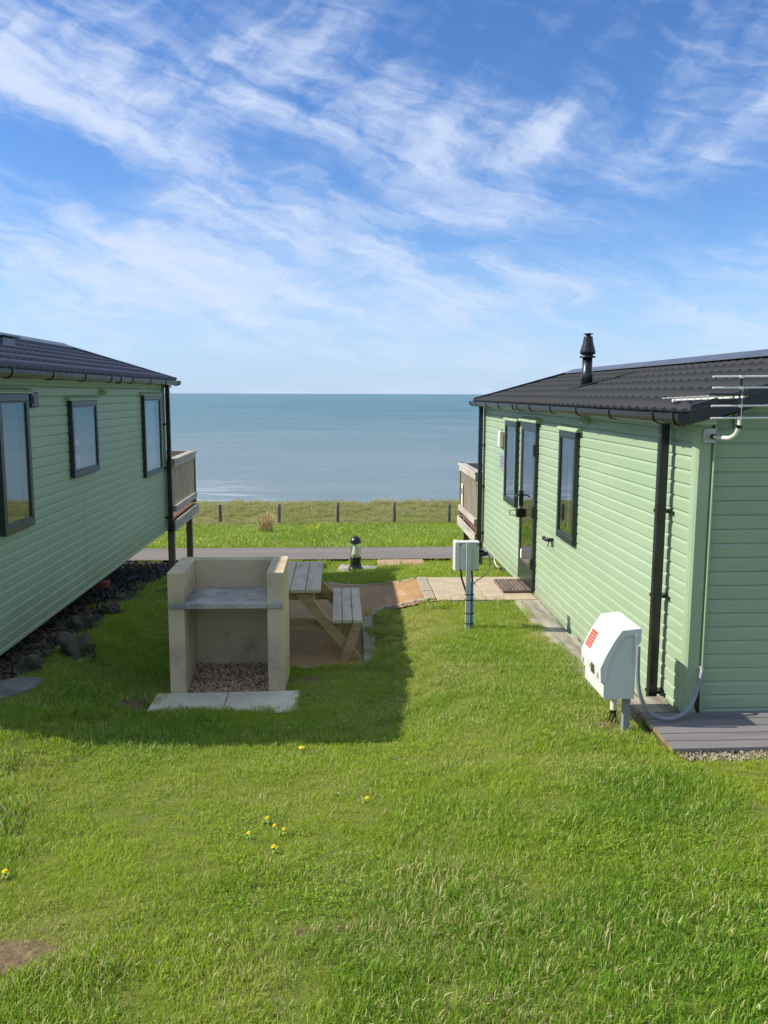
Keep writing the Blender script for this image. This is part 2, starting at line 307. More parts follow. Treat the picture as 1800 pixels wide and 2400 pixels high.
def grass_material(name, base, lush, dry, transl=0.35):
    m = bpy.data.materials.new(name); m.use_nodes = True
    t = NT(m.node_tree)
    bl = t.n('ShaderNodeAttribute', attribute_name='bl').outputs['Fac']
    hh = t.n('ShaderNodeAttribute', attribute_name='hh').outputs['Fac']
    ti = t.n('ShaderNodeAttribute', attribute_name='tint', attribute_type='INSTANCER').outputs['Fac']
    dr = t.n('ShaderNodeAttribute', attribute_name='dry', attribute_type='INSTANCER').outputs['Fac']
    c = t.mix(ti, base, lush)
    c = t.mix(t.math('MULTIPLY', t.ramp(bl, 0.25, 1.0), 0.40), c, (0.46, 0.56, 0.06), 'MIX')
    isdry = t.ramp(t.math('ADD', bl, dr), 0.86, 1.04)
    c = t.mix(isdry, c, dry)
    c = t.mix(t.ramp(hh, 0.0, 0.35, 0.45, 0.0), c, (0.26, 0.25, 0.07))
    b = t.n('ShaderNodeBsdfPrincipled'); t.put(b.inputs['Base Color'], c); b.inputs['Roughness'].default_value = 0.45; b.inputs['Specular IOR Level'].default_value = 0.28
    tr = t.n('ShaderNodeBsdfTranslucent'); t.put(tr.inputs['Color'], t.mix(0.5, c, (0.50, 0.58, 0.06)))
    mx = t.n('ShaderNodeMixShader'); mx.inputs[0].default_value = transl; t.put(mx.inputs[1], b.outputs[0]); t.put(mx.inputs[2], tr.outputs[0])
    o = t.n('ShaderNodeOutputMaterial'); t.put(o.inputs[0], mx.outputs[0])
    return m
M['grass'] = grass_material('lawn_blades', (0.350, 0.480, 0.027), (0.130, 0.300, 0.020), (0.66, 0.57, 0.29), 0.42)
M['tall'] = grass_material('coastal_grass_blades', (0.22, 0.27, 0.06), (0.15, 0.22, 0.045), (0.50, 0.42, 0.25), 0.42)

def sea_material():
    m = bpy.data.materials.new('sea_water'); m.use_nodes = True
    t = NT(m.node_tree)
    geo = t.n('ShaderNodeNewGeometry'); P = geo.outputs['Position']
    sep = t.n('ShaderNodeSeparateXYZ'); t.put(sep.inputs[0], P)
    lg = t.math('LOGARITHM', t.math('MAXIMUM', sep.outputs[1], 20.0), 10.0)
    far = t.ramp(lg, 2.45, 3.25)
    c = t.mix(far, (0.155, 0.215, 0.212), (0.022, 0.135, 0.145))
    st = t.noise(t.mapping(P, (0.0035, 0.02, 1)), 1.0, 5, 0.6, 0.5)
    c = t.mix(t.ramp(st, 0.4, 0.68, 0.0, 0.45), c, (0.22, 0.255, 0.25))
    w1 = t.noise(t.mapping(P, (0.05, 0.22, 1), (0, 0, 0.12)), 1.0, 6, 0.62, 0.4)
    w2 = t.noise(t.mapping(P, (0.5, 1.5, 1), (0, 0, -0.1)), 1.0, 4, 0.6)
    h = t.math('ADD', w1, t.math('MULTIPLY', w2, 0.16))
    b = t.n('ShaderNodeBsdfPrincipled'); b.inputs['Roughness'].default_value = 0.30; b.inputs['Specular IOR Level'].default_value = 0.25
    crest = t.ramp(t.noise(t.mapping(P, (0.03, 0.16, 1), (0, 0, 0.05), (5, 2, 0)), 1.0, 8, 0.7), 0.66, 0.75, 0.0, 0.5)
    shore = t.math('MULTIPLY', t.ramp(sep.outputs[1], 330, 200), t.ramp(sep.outputs[0], -10, -45))
    foam = t.math('MULTIPLY', shore, t.ramp(t.noise(t.mapping(P, (0.03, 0.13, 1)), 1.0, 7, 0.7, 1.0), 0.48, 0.60))
    foam = t.math('ADD', t.math('MULTIPLY', crest, t.ramp(sep.outputs[1], 600, 200)), foam, clamp=True)
    c = t.mix(foam, c, (0.62, 0.66, 0.68))
    c = t.mix(t.ramp(w1, 0.48, 0.72, 0.0, 0.30), c, (0.30, 0.34, 0.34)); c = t.mix(t.ramp(w1, 0.46, 0.25, 0.0, 0.30), c, (0.05, 0.11, 0.12))
    t.put(b.inputs['Base Color'], c)
    t.put(b.inputs['Normal'], t.bump(h, 0.75, 2.0))
    o = t.n('ShaderNodeOutputMaterial'); t.put(o.inputs[0], b.outputs[0])
    return m
M['sea'] = sea_material()

# ------------------------------------------------------------------ mesh helpers
class MB:
    def __init__(s): s.v = []; s.f = []; s.smooth = []
    def add(s, verts, faces, smooth=False):
        k = len(s.v); s.v += [tuple(p) for p in verts]
        s.f += [tuple(i+k for i in f) for f in faces]; s.smooth += [smooth]*len(faces)
    def box(s, x0, x1, y0, y1, z0, z1, ch=0.0):
        if x1 < x0: x0, x1 = x1, x0
        if y1 < y0: y0, y1 = y1, y0
        if z1 < z0: z0, z1 = z1, z0
        if ch <= 0:
            s.add([(x0,y0,z0),(x1,y0,z0),(x1,y1,z0),(x0,y1,z0),(x0,y0,z1),(x1,y0,z1),(x1,y1,z1),(x0,y1,z1)],
                  [(0,3,2,1),(4,5,6,7),(0,1,5,4),(1,2,6,5),(2,3,7,6),(3,0,4,7)])
            return
        v = []; idx = {}
        for a, (X, sx) in enumerate(((x0, 1), (x1, -1))):
            for b, (Y, sy) in enumerate(((y0, 1), (y1, -1))):
                for c, (Z, sz) in enumerate(((z0, 1), (z1, -1))):
                    for ax in range(3):
                        p = [X+sx*ch, Y+sy*ch, Z+sz*ch]; p[ax] = (X, Y, Z)[ax]
                        idx[a, b, c, ax] = len(v); v.append(p)
        F = []
        I = lambda a, b, c, ax: idx[a, b, c, ax]
        for a in (0, 1):
            q = [I(a,0,0,0), I(a,1,0,0), I(a,1,1,0), I(a,0,1,0)]; F.append(q if a else q[::-1])
            q = [I(0,a,0,1), I(0,a,1,1), I(1,a,1,1), I(1,a,0,1)]; F.append(q if a else q[::-1])
            q = [I(0,0,a,2), I(1,0,a,2), I(1,1,a,2), I(0,1,a,2)]; F.append(q if a else q[::-1])
        for a in (0, 1):
            for b in (0, 1):
                fl = (a ^ b)
                q = [I(a,b,0,0), I(a,b,1,0), I(a,b,1,1), I(a,b,0,1)]; F.append(q if fl else q[::-1])
                q = [I(a,0,b,0), I(a,0,b,2), I(a,1,b,2), I(a,1,b,0)]; F.append(q if fl else q[::-1])
                q = [I(0,a,b,1), I(1,a,b,1), I(1,a,b,2), I(0,a,b,2)]; F.append(q if fl else q[::-1])
                for c in (0, 1):
                    q = [I(a,b,c,0), I(a,b,c,1), I(a,b,c,2)]; F.append(q if (a ^ b ^ c) == 0 else q[::-1])
        s.add(v, F)
    def prism(s, poly, a0, a1, axis='y', smooth=False):
        """poly: 2-D points; axis 'y': (x,z) extruded along y, 'x': (y,z) along x, 'z': (x,y) along z"""
        def P(p, a):
            if axis == 'y': return (p[0], a, p[1])
            if axis == 'x': return (a, p[0], p[1])
            return (p[0], p[1], a)
        n = len(poly)
        v = [P(p, a0) for p in poly] + [P(p, a1) for p in poly]
        F = [(i, (i+1) % n, n+(i+1) % n, n+i) for i in range(n)]
        s.add(v, F, smooth)
        s.add(v, [tuple(range(n))[::-1], tuple(range(n, 2*n))])
    def tube(s, pts, r, seg=10, caps=True):
        pts = [Vector(p) for p in pts]; n = len(pts)
        rs = r if isinstance(r, (list, tuple)) else [r]*n
        v = []; up = None
        for i, p in enumerate(pts):
            d = (pts[min(i+1, n-1)] - pts[max(i-1, 0)]).normalized()
            if up is None:
                up = Vector((0, 0, 1)) if abs(d.z) < 0.9 else Vector((1, 0, 0))
            a = (up - d*up.dot(d)).normalized(); b = d.cross(a); up = a
            for k in range(seg):
                t = 2*math.pi*k/seg
                v.append(p + (a*math.cos(t) + b*math.sin(t))*rs[i])
        F = []
        for i in range(n-1):
            for k in range(seg):
                F.append((i*seg+k, i*seg+(k+1) % seg, (i+1)*seg+(k+1) % seg, (i+1)*seg+k))
        s.add(v, F, True)
        if caps:
            s.add(v, [tuple(range(seg))[::-1], tuple(range((n-1)*seg, n*seg))])
    def lathe(s, prof, cx, cy, seg=24):
        v = []; n = len(prof)
        for r, z in prof:
            for k in range(seg):
                t = 2*math.pi*k/seg; v.append((cx+r*math.cos(t), cy+r*math.sin(t), z))
        F = []
        for i in range(n-1):
            for k in range(seg):
                F.append((i*seg+k, i*seg+(k+1) % seg, (i+1)*seg+(k+1) % seg, (i+1)*seg+k))
        s.add(v, F, True)
        s.add(v, [tuple(range(seg))[::-1], tuple(range((n-1)*seg, n*seg))])
    def obox(s, c, ax, ay, az, sx, sy, sz):
        """oriented box: centre, three unit axes, full sizes"""
        c = Vector(c); v = []
        for k in (-.5, .5):
            for j in (-.5, .5):
                for i in (-.5, .5):
                    v.append(c + Vector(ax)*sx*i + Vector(ay)*sy*j + Vector(az)*sz*k)
        s.add(v, [(0,2,3,1),(4,5,7,6),(0,1,5,4),(1,3,7,5),(3,2,6,7),(2,0,4,6)])
    def mesh(s, name, mat, off=(0, 0, 0)):
        me = bpy.data.meshes.new(name)
        ox, oy, oz = off
        me.from_pydata([(x-ox, y-oy, z-oz) for x, y, z in s.v], [], s.f)
        me.polygons.foreach_set('use_smooth', s.smooth)
        me.materials.append(mat); me.update()
        return me

def link(name, me, parent=None):
    o = bpy.data.objects.new(name, me); COL.objects.link(o)
    if parent is not None: o.parent = parent
    return o

def tag(o, label=None, cat=None, group=None, kind=None):
    if label: o['label'] = label
    if cat: o['category'] = cat
    if group: o['group'] = group
    if kind: o['kind'] = kind
    return o

class Thing:
    def __init__(s, name, label, cat, loc, rz=0.0, group=None):
        s.root = link(name, None); s.root.location = loc; s.root.rotation_euler = (0, 0, rz); s.off = tuple(loc)
        s.root.empty_display_size = 0.1
        tag(s.root, label, cat, group)
    def part(s, name, mb, mat, parent=None, label=None):
        o = link(name, mb.mesh(name, M[mat] if isinstance(mat, str) else mat, s.off), parent or s.root)
        if label: o['label'] = label
        return o
    def box(s, name, mat, *a, ch=0.0, parent=None, label=None):
        m = MB(); m.box(*a, ch=ch); return s.part(name, m, mat, parent, label)

def single(name, mb, mat, label, cat, loc, group=None, kind=None):
    o = link(name, mb.mesh(name, M[mat] if isinstance(mat, str) else mat, loc)); o.location = loc
    return tag(o, label, cat, group, kind)

def structure(name, mb, mat):
    o = link(name, mb.mesh(name, M[mat])); o['kind'] = 'structure'
    return o

# ------------------------------------------------------------------ terrain
FARY = [15, 17, 20, 26, 34, 36, 38, 40, 42.5, 44, 46, 50, 60]
FARZ = [-3.08, -3.34, -3.65, -4.4, -5.39, -5.52, -5.62, -5.52, -5.42, -5.9, -8, -16, -34]
YM = [-8, 0, 2, 4, 5.3, 6.5, 7.1, 8.2, 9.5, 11.5, 12.5, 13.5] + FARY
ZM = [-0.8, -1.6, -1.88, -2.15, -2.33, -2.50, -2.555, -2.69, -2.705, -2.705, -2.76, -2.88] + FARZ
YR = [-8, 0, 2, 4, 5, 5.5, 6.5, 8.35, 9.7, 11, 12, 13, 14] + FARY
ZR = [-0.8, -1.6, -1.87, -2.1, -2.195, -2.215, -2.27, -2.375, -2.42, -2.44, -2.52, -2.72, -2.95] + FARZ
YL = [-8, 0, 2, 4, 5.5, 7, 8.5, 10, 12, 13.5] + FARY
ZL = [-0.8, -1.6, -1.85, -2.08, -2.2, -2.29, -2.36, -2.46, -2.66, -2.86] + FARZ
def sm(a, b, x):
    t = np.clip((x-a)/(b-a), 0, 1); return t*t*(3-2*t)
_px, _py, _ph, _pa = rng.normal(0, 1, 24), rng.normal(0, 1, 24), rng.uniform(0, 6.28, 24), rng.uniform(0.3, 1, 24)
def wob(X, Y, f=1.0):
    z = 0
    for a, b, c, d in zip(_px, _py, _ph, _pa): z = z + d*np.sin((a*X+b*Y)*f+c)
    return z/6.0
def zt(X, Y):
    X = np.asarray(X, float); Y = np.asarray(Y, float)
    m = np.interp(Y, YM, ZM); r = np.interp(Y, YR, ZR); l = np.interp(Y, YL, ZL)
    z = m + (r-m)*sm(0.1, 1.15, X) + (l-m)*sm(-1.55, -2.45, X)
    return z + 0.012*wob(X, Y, 1.6)*sm(0, 1, Y+3) + 0.05*wob(X, Y, 0.5)*sm(21, 28, Y)
def zpath(X, Y): return -2.685 + .29*sm(.15, 1.12, np.asarray(X, float))
def gz(x, y): return float(zt(x, y))

PATH = [(-1.25, 8.17), (0.350, 8.12), (0.373, 9.096), (0.379, 9.728), (0.413, 9.936), (0.503, 10.019), (0.673, 9.866), (0.865, 9.733), (1.12, 9.687),
        (1.125, 10.95), (1.009, 10.95), (0.802, 11.03), (0.543, 11.41), (0.278, 11.79), (0.019, 11.85), (-0.193, 11.95), (-1.25, 12.0)]
def inside(poly, X, Y):
    X = np.asarray(X); Y = np.asarray(Y); r = np.zeros(X.shape, bool); n = len(poly)
    for i in range(n):
        x0, y0 = poly[i]; x1, y1 = poly[(i+1) % n]
        c = ((y0 > Y) != (y1 > Y)); t = (Y-y0)/((y1-y0) if y1 != y0 else 1e-9)
        r ^= c & (X < x0+t*(x1-x0))
    return r
def bare_patch(X, Y):
    """0..1: where the turf is worn to soil"""
    w = 0.35*wob(X, Y, 6.0)
    def blob(cx, cy, rx, ry): return np.clip(1.25-np.sqrt(((X-cx)/rx)**2+((Y-cy)/ry)**2)+w, 0, 1)
    b = blob(-1.24, 2.84, .34, .15)
    b = np.maximum(b, blob(-.05, 3.0, .22, .035)); b = np.maximum(b, blob(-.24, 3.03, .10, .03)*.9)
    b = np.maximum(b, blob(-1.70, 6.75, .10, .30)); b = np.maximum(b, blob(-.32, 7.55, .16, .22)*.8)
    b = np.maximum(b, blob(1.83, 5.45, .17, .14)); b = np.maximum(b, blob(1.95, 6.6, .05, .9)*.7)
    b = np.maximum(b, sm(-2.46, -2.72, X+.10*wob(X, Y, 4))*sm(5.4, 6.4, Y)*sm(15, 13.8, Y))
    return b
def terrain():
    xs = np.unique(np.concatenate([np.linspace(-900, -60, 8), np.linspace(-60, -6, 28), np.linspace(-6, 6, 121), np.linspace(6, 60, 28), np.linspace(60, 900, 8)]))
    ys = np.unique(np.concatenate([np.linspace(-8, 1, 10), np.linspace(1, 17, 161), np.linspace(17, 46, 60), np.linspace(46, 60, 8)]))
    X, Y = np.meshgrid(xs, ys); Z = zt(X, Y)
    # cut the turf down under the path so that the path sheet lies on top
    ins = inside(PATH, X, Y); Z = np.where(ins, np.minimum(Z, zpath(X, Y)-.03), Z)
    ins2 = (X > 1.14) & (X < 2.33) & (Y > 9.72) & (Y < 10.93); Z = np.where(ins2, -2.47, Z)
    Z = np.where((X > 1.99) & (Y > 5.45) & (Y < 9.72), np.minimum(Z, -2.47), Z)
    ins3 = (X > -1.6) & (X < -.32) & (Y > 6.5) & (Y < 7.95); Z = np.where(ins3, np.minimum(Z, -2.585), Z)
    nx, ny = len(xs), len(ys)
    me = bpy.data.meshes.new('ground')
    v = np.stack([X.ravel(), Y.ravel(), Z.ravel()], 1)
    f = [(j*nx+i, j*nx+i+1, (j+1)*nx+i+1, (j+1)*nx+i) for j in range(ny-1) for i in range(nx-1)]
    me.from_pydata(v.tolist(), [], f)
    me.polygons.foreach_set('use_smooth', [True]*len(f))
    a = me.attributes.new('bare', 'FLOAT', 'POINT'); a.data.foreach_set('value', bare_patch(X, Y).ravel().astype(np.float32))
    me.materials.append(M['ground']); me.update()
    o = link('ground', me); o['kind'] = 'structure'
terrain()

def sheet(name, mat, xs, ys, fn, keep=None):
    m = MB(); X, Y = np.meshgrid(xs, ys); Z = fn(X, Y); nx = len(xs)
    v = list(zip(X.ravel(), Y.ravel(), Z.ravel())); f = []
    for j in range(len(ys)-1):
        for i in range(nx-1):
            if keep is None or keep((xs[i]+xs[i+1])/2, (ys[j]+ys[j+1])/2): f.append((j*nx+i, j*nx+i+1, (j+1)*nx+i+1, (j+1)*nx+i))
    m.add(v, f, True); return structure(name, m, mat)

# road: its two edges wander a little
def road():
    m = MB(); xs = np.concatenate([np.linspace(-300, -20, 15), np.linspace(-19.5, 19.5, 79), np.linspace(20, 300, 15)]); v = []; n = len(xs)
    for x in xs:
        y0 = 16.45 + .05*float(wob(x, 3, 1.3)); y1 = 19.62 + .07*float(wob(x, 9, 1.1))
        for k in range(5):
            y = y0+(y1-y0)*k/4; v.append((x, y, float(np.interp(y, YM, ZM))+.055))
    f = [(i*5+k, (i+1)*5+k, (i+1)*5+k+1, i*5+k+1) for i in range(n-1) for k in range(4)]
    m.add(v, f, True); structure('road', m, 'road')
road()

def sea():
    m = MB()
    ys = [58, 120, 250, 500, 1000, 2500, 6000, 15000, 60000]; v = []
    for y in ys:
        w = max(900, y*1.4)
        for k in range(9): v.append((-w+2*w*k/8, y, -30))
    f = [(i*9+k, i*9+k+1, (i+1)*9+k+1, (i+1)*9+k) for i in range(len(ys)-1) for k in range(8)]
    m.add(v, f); structure('sea', m, 'sea')
sea()

# ------------------------------------------------------------------ path, paving and edging
gx = np.arange(-1.28, 1.16, .04); gy = np.arange(8.08, 12.04, .04)
path = sheet('path', 'resin', gx, gy, zpath, lambda x, y: bool(inside(PATH, np.array(x), np.array(y))))
def edge_blocks(pts, name, w, l, top=.018):
    """setts laid end to end along a line; pts is the middle line"""
    segs = []; P = [Vector((a, b)) for a, b in pts]
    L = [0]
    for a, b in zip(P, P[1:]): L.append(L[-1]+(b-a).length)
    n = max(1, int(L[-1]/l))
    def at(d):
        for i in range(len(P)-1):
            if d <= L[i+1] or i == len(P)-2:
                t = (d-L[i])/(L[i+1]-L[i]); return P[i].lerp(P[i+1], t)
    me0 = None
    for k in range(n):
        a = at(k*L[-1]/n); b = at((k+1)*L[-1]/n); c = (a+b)/2; d = (b-a).normalized(); ln = (b-a).length-.008
        z = float(zpath(c.x, c.y)); tilt = math.atan2(float(zpath(b.x, b.y))-float(zpath(a.x, a.y)), (b-a).length)
        if me0 is None:
            m = MB(); m.box(-.5, .5, -.5, .5, -.5, .5, ch=.03); me0 = m.mesh('edging_block', M['block'])
        o = link('edging_block', me0, path); o.scale = (ln, w, .07)
        o.location = (c.x, c.y, z-.035+top+random.uniform(-.003, .003)); o.rotation_euler = (random.uniform(-.012, .012), -tilt+random.uniform(-.012, .012), math.atan2(d.y, d.x)+random.uniform(-.015, .015))
edge_blocks([(.300, 8.14), (.315, 9.15), (.315, 9.78)], 'b', .125, .14)
edge_blocks([(.318, 9.79), (.345, 9.96), (.44, 10.095), (.54, 10.11), (.645, 9.97), (.83, 9.83), (1.05, 9.75)], 'b', .085, .15)
edge_blocks([(-1.2, 8.145), (.23, 8.13)], 'b', .06, .42)
edge_blocks([(1.066, 9.76), (1.066, 10.93)], 'b', .12, .19)
edge_blocks([(1.0, 10.96), (.80, 11.05), (.55, 11.42), (.28, 11.80), (.02, 11.86), (-.2, 11.96), (-1.2, 12.01)], 'b', .06, .2, .008)
# two brown recessed marker bricks in the resin
for cx, cy, ln in ((.78, 10.42, .12), (.60, 10.37, .12)):
    m = MB(); m.box(-.5, .5, -.5, .5, -.5, .5, ch=.03); o = link('inset_brick', m.mesh('inset_brick', M['tan']), path)
    o.scale = (.07, .26, .03); o.location = (cx, cy, float(zpath(cx, cy))-.009); o.rotation_euler = (0, -math.atan2(float(zpath(cx+.1, cy))-float(zpath(cx-.1, cy)), .2), .12)

def slab_mesh(name, lx, ly, th, mat, dimple=False):
    m = MB(); m.box(-lx/2, lx/2, -ly/2, ly/2, -th, 0, ch=.006)
    if dimple:
        n = 22
        for i in range(n):
            x = -lx/2+.03+(lx-.06)*i/(n-1)
            m.box(x-.006, x+.006, -ly/2+.02, ly/2-.02, -.002, .005)
    return m.mesh(name, M[mat])
m0 = MB(); m0.box(1.15, 2.32, 9.72, 10.90, -2.47, -2.415); sp = structure('slab_path', m0, 'conc')
sm4 = slab_mesh('paving_slab', .586, .62, .05, 'pathslab')
for i in range(2):
    for j in range(2):
        o = link('paving_slab', sm4, sp); o.location = (1.137+.296+i*.594, 9.70+.31+j*.628, -2.388+random.uniform(-.003, .003)); o.rotation_euler = (random.uniform(-.004, .004), random.uniform(-.004, .004), 0)
m0 = MB(); m0.box(-1.54, -.34, 6.56, 7.1, -2.64, -2.60); bp = structure('barbecue_paving', m0, 'conc')
sm2 = slab_mesh('paving_slab', .606, .59, .05, 'slab')
for i, x in enumerate((-1.262, -.648)):
    o = link('paving_slab', sm2, bp); o.location = (x, 6.815, -2.545+.004*i); o.rotation_euler = (.004*i, -.006*i, .012)

# ------------------------------------------------------------------ static caravans
PITCH = .0955
def clad_profile(sg, o0=0.0):
    """one cladding board, (outward offset, height) -> local"""
    pts = [(-.006, 0), (.007, .0012), (.009, .005), (.009, .070), (.007, .078), (.001, .089), (-.003, PITCH+.001), (-.010, PITCH+.001), (-.010, 0)]
    return [(sg*(o0+a), b) for a, b in pts]

def cut(intervals, holes):
    out = list(intervals)
    for h0, h1 in holes:
        nxt = []
        for a, b in out:
            if h1 <= a or h0 >= b: nxt.append((a, b)); continue
            if h0 > a: nxt.append((a, h0))
            if h1 < b: nxt.append((h1, b))
        out = nxt
    return out

TILE_W, TILE_L = .175, .300
def tile_mesh(hl=.034, hu=.014):
    """a pressed roof tile: flat pan with one roll, front lip at its lower edge"""
    prof = [(0, 0), (.030, .04), (.060, .20), (.088, .48), (.112, .78), (.132, .96), (.145, 1.0), (.155, .80), (.165, .35), (TILE_W+.004, .0)]
    v = []; lip = .003
    for p, h in prof: v.append((p, -.010, -.008 + max(0, h)*.004))
    for p, h in prof: v.append((p, -.010, lip + max(0, h)*hl))
    for p, h in prof: v.append((p, TILE_L+.014, .001 + max(0, h)*hu))
    n = len(prof); f = []
    for i in range(n-1):
        f.append((i, i+1, n+i+1, n+i)); f.append((n+i, n+i+1, 2*n+i+1, 2*n+i))
    me = bpy.data.meshes.new('roof_tile'); me.from_pydata(v, [], f)
    me.polygons.foreach_set('use_smooth', [k % 2 == 1 for k in range(len(f))]); me.materials.append(M['tile']); me.update()
    return me
TILE = tile_mesh(.020, .010)
M['tileL'] = material('purple_grey_left_tile', (0.066, 0.063, 0.073), (0.088, 0.084, 0.094), 5, 0.5, 0.4, 0.12, 300, bdist=0.001)  # left roof tiles coloured lighter and more purple than the right ones
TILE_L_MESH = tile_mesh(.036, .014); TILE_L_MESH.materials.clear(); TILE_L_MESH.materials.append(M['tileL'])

def caravan(sg, X0, rz, Y0, y1, y2, zb, zw, width, eave_o, eave_z, ridge_z, roof_y1, roof_y2, label, windows, door=None, joints=(), end_boards=False):
    """sg=+1: lane wall faces +x (left caravan); sg=-1: faces -x.  local x = 0 at the lane wall, y along the length (absolute), z absolute"""
    T = Thing('static_caravan', label, 'caravan', (0, Y0, zb), rz, 'static caravans')
    T.root.location = (X0, Y0, zb)
    S = lambda o: sg*o
    def B(name, mat, o0, o1, ya, yb, za, zc, ch=0.0, parent=None, label=None):
        return T.box(name, mat, S(o0), S(o1), ya, yb, za, zc, ch=ch, parent=parent, label=label)
    # --- lane wall: a post-and-liner core, cladding boards in front of it
    openings = list(windows) + ([door] if door else [])
    wall = B('wall', 'trim', -.012, .030, y2-.055, y2, zb-.0, zw, ch=.006)            # far corner post
    c2 = B('corner_trim', 'trim', -.03, .026, y1, y1+.060, zb, zw, ch=.012, parent=wall)
    n = int(math.ceil((zw-zb)/PITCH))
    for r in range(n):
        z0 = zb+.012+r*PITCH; zc = z0+PITCH/2
        if z0 > zw-.02: break
        holes = [(w['y'][0]+.02, w['y'][1]-.02) for w in openings if w['z'][0]-.0 < zc < w['z'][1]]
        for jy, ja, jb in joints:
            if ja < zc < jb: holes.append((jy-.005, jy+.005))
        for a, b in cut([(y1+.058, y2-.053)], holes):
            m = MB(); m.prism([(x, z0+h) for x, h in clad_profile(sg)][::1 if sg > 0 else -1], a, b, 'y')
            T.part('cladding_board', m, 'clad', wall)
    if True:
        B('skirt_trim', 'trim', -.02, .020, y1+.06, y2-.055, zb-.025, zb+.014, ch=.004, parent=wall)
    B('eaves_trim', 'trim', -.02, .022, y1+.06, y2-.055, zw-.055, zw+.02, ch=.003, parent=wall)
    # --- the other walls, floor and inside
    m = MB()
    fw = [w for w in windows if w.get('far')]
    for a, b in cut([(y1, y2)], [(w['y'][0]-.25, w['y'][1]+.45) for w in windows]):
        m.box(S(-width), S(-width+.05), a, b, zb, zw)
    for w in windows:
        a, b = w['y'][0]-.25, w['y'][1]+.45
        m.box(S(-width), S(-width+.05), a, b, zb, w['z'][0]); m.box(S(-width), S(-width+.05), a, b, w['z'][1], zw)
    m.box(S(-width+.05), S(-.012), y2-.05, y2-.004, zb, zw)
    if not end_boards: m.box(S(-width+.05), S(-.012), y1+.004, y1+.05, zb, zw)
    T.part('outer_shell', m, 'clad')
    m = MB(); m.box(S(-width+.05), S(-.03), y1+.05, y2-.05, zb+.02, zb+.10); m.box(S(-width+.05), S(-.03), y1+.05, y2-.05, zw-.04, zw-.01)
    for w in openings[1:]:
        m.box(S(-width+.06), S(-.55), w['y'][0]-.42, w['y'][0]-.39, zb+.1, zw-.04)
    T.part('inner_lining', m, 'lining')
    m = MB(); m.box(S(-width+.1), S(-.12), y1+.1, y2-.1, zb-.06, zb+.02)
    for o in (-.55, -width+.55): m.box(S(o-.04), S(o+.04), y1+.2, y2-.25, zb-.16, zb-.06)
    T.part('chassis', m, 'underside')
    for yy in np.arange(y1+1.0, y2-.3, 2.2):
        g = min(gz(X0+S(-.55), yy), zb-.15)
        m = MB(); m.box(S(-.62), S(-.48), yy-.1, yy+.1, g-.05, zb-.155); T.part('support_pier', m, 'underside')
    # --- windows
    def glazed(w, name):
        a, b = w['y']; z0, z1 = w['z']; f = w.get('f', .045)
        m = MB()
        for q in ((a, b, z1-f*1.15, z1), (a, b, z0, z0+f*1.25)): m.box(S(-.03), S(.060), *q[:2], *q[2:], ch=.006)
        m.box(S(-.03), S(.058), a+.001, a+f, z0+f*1.25, z1-f*1.15); m.box(S(-.03), S(.058), b-f, b-.001, z0+f*1.25, z1-f*1.15)
        i = .016
        m2 = MB()
        for q in ((a+f, b-f, z1-f*1.15-i, z1-f*1.15+.001), (a+f, b-f, z0+f*1.25-.001, z0+f*1.25+i), (a+f-.001, a+f+i, z0+f*1.25+i, z1-f*1.15-i), (b-f-i, b-f+.001, z0+f*1.25+i, z1-f*1.15-i)):
            m2.box(S(-.02), S(.053), *q[:2], *q[2:])
        o = T.part(name, m, 'frame')
        T.part('glazing_bead', m2, 'frame', o)
        m = MB(); m.box(S(.040), S(.045), a+f-.004, b-f+.004, z0+f*1.25-.004, z1-f*1.15+.004)
        T.part('pane', m, 'glass', o)
        if w.get('drip', True):
            m = MB(); pr = [(S(.0), z1+.001), (S(.074), z1+.001), (S(.076), z1+.012), (S(.060), z1+.034), (S(.012), z1+.048), (S(.0), z1+.048)]
            m.prism(pr, a-.075, b+.075, 'y'); T.part('drip_rail', m, 'trim', o)
        return o
    for w in windows:
        o = glazed(w, 'window')
        a, b = w['y']; z0, z1 = w['z']
        if w.get('inside') == 'frost':
            m = MB(); m.box(S(-.035), S(-.028), a+.03, b-.03, z0+.04, z1-.04); T.part('roller_blind', m, 'curtain', o)
        if w.get('inside') == 'curtain':
            m = MB(); k = 26; v = []
            ya, yb = a+.02, a+(b-a)*.52
            for j in range(14):
                t = j/13; zz = z1-.03-(z1-z0-.12)*t
                pinch = 1-.55*math.exp(-((t-.62)/.22)**2)
                for i in range(k):
                    u = i/(k-1); v.append((S(-.09-.022*math.sin(u*22)*pinch), ya+(yb-ya)*u*pinch, zz))
            m.add(v, [(j*k+i, j*k+i+1, (j+1)*k+i+1, (j+1)*k+i) for j in range(13) for i in range(k-1)], True)
            T.part('curtain', m, 'curtain', o)
        if w.get('inside') == 'net':
            m = MB(); k = 40; v = []
            for j in range(2):
                for i in range(k):
                    u = i/(k-1); v.append((S(-.07-.012*math.sin(u*40)), a+.05+(b-a-.1)*u, (z1-.03, z0+.03)[j]))
            m.add(v, [(i, i+1, k+i+1, k+i) for i in range(k-1)], True); T.part('curtain', m, 'curtain', o)
        if w.get('inside') == 'kitchen':
            m = MB(); m.box(S(-.20), S(-.10), a+.16, a+.30, z0+.36, z0+.62); m.box(S(-.20), S(-.08), a+.16, a+.62, z0+.305, z0+.355)
            T.part('cupboard', m, 'curtain', o)
            m = MB()
            for dy in (0, .20, .38): m.box(S(-.14), S(-.10), a+.20+dy, a+.33+dy, z0+.02, z0+.20)
            T.part('chair_back', m, 'curtain', o)
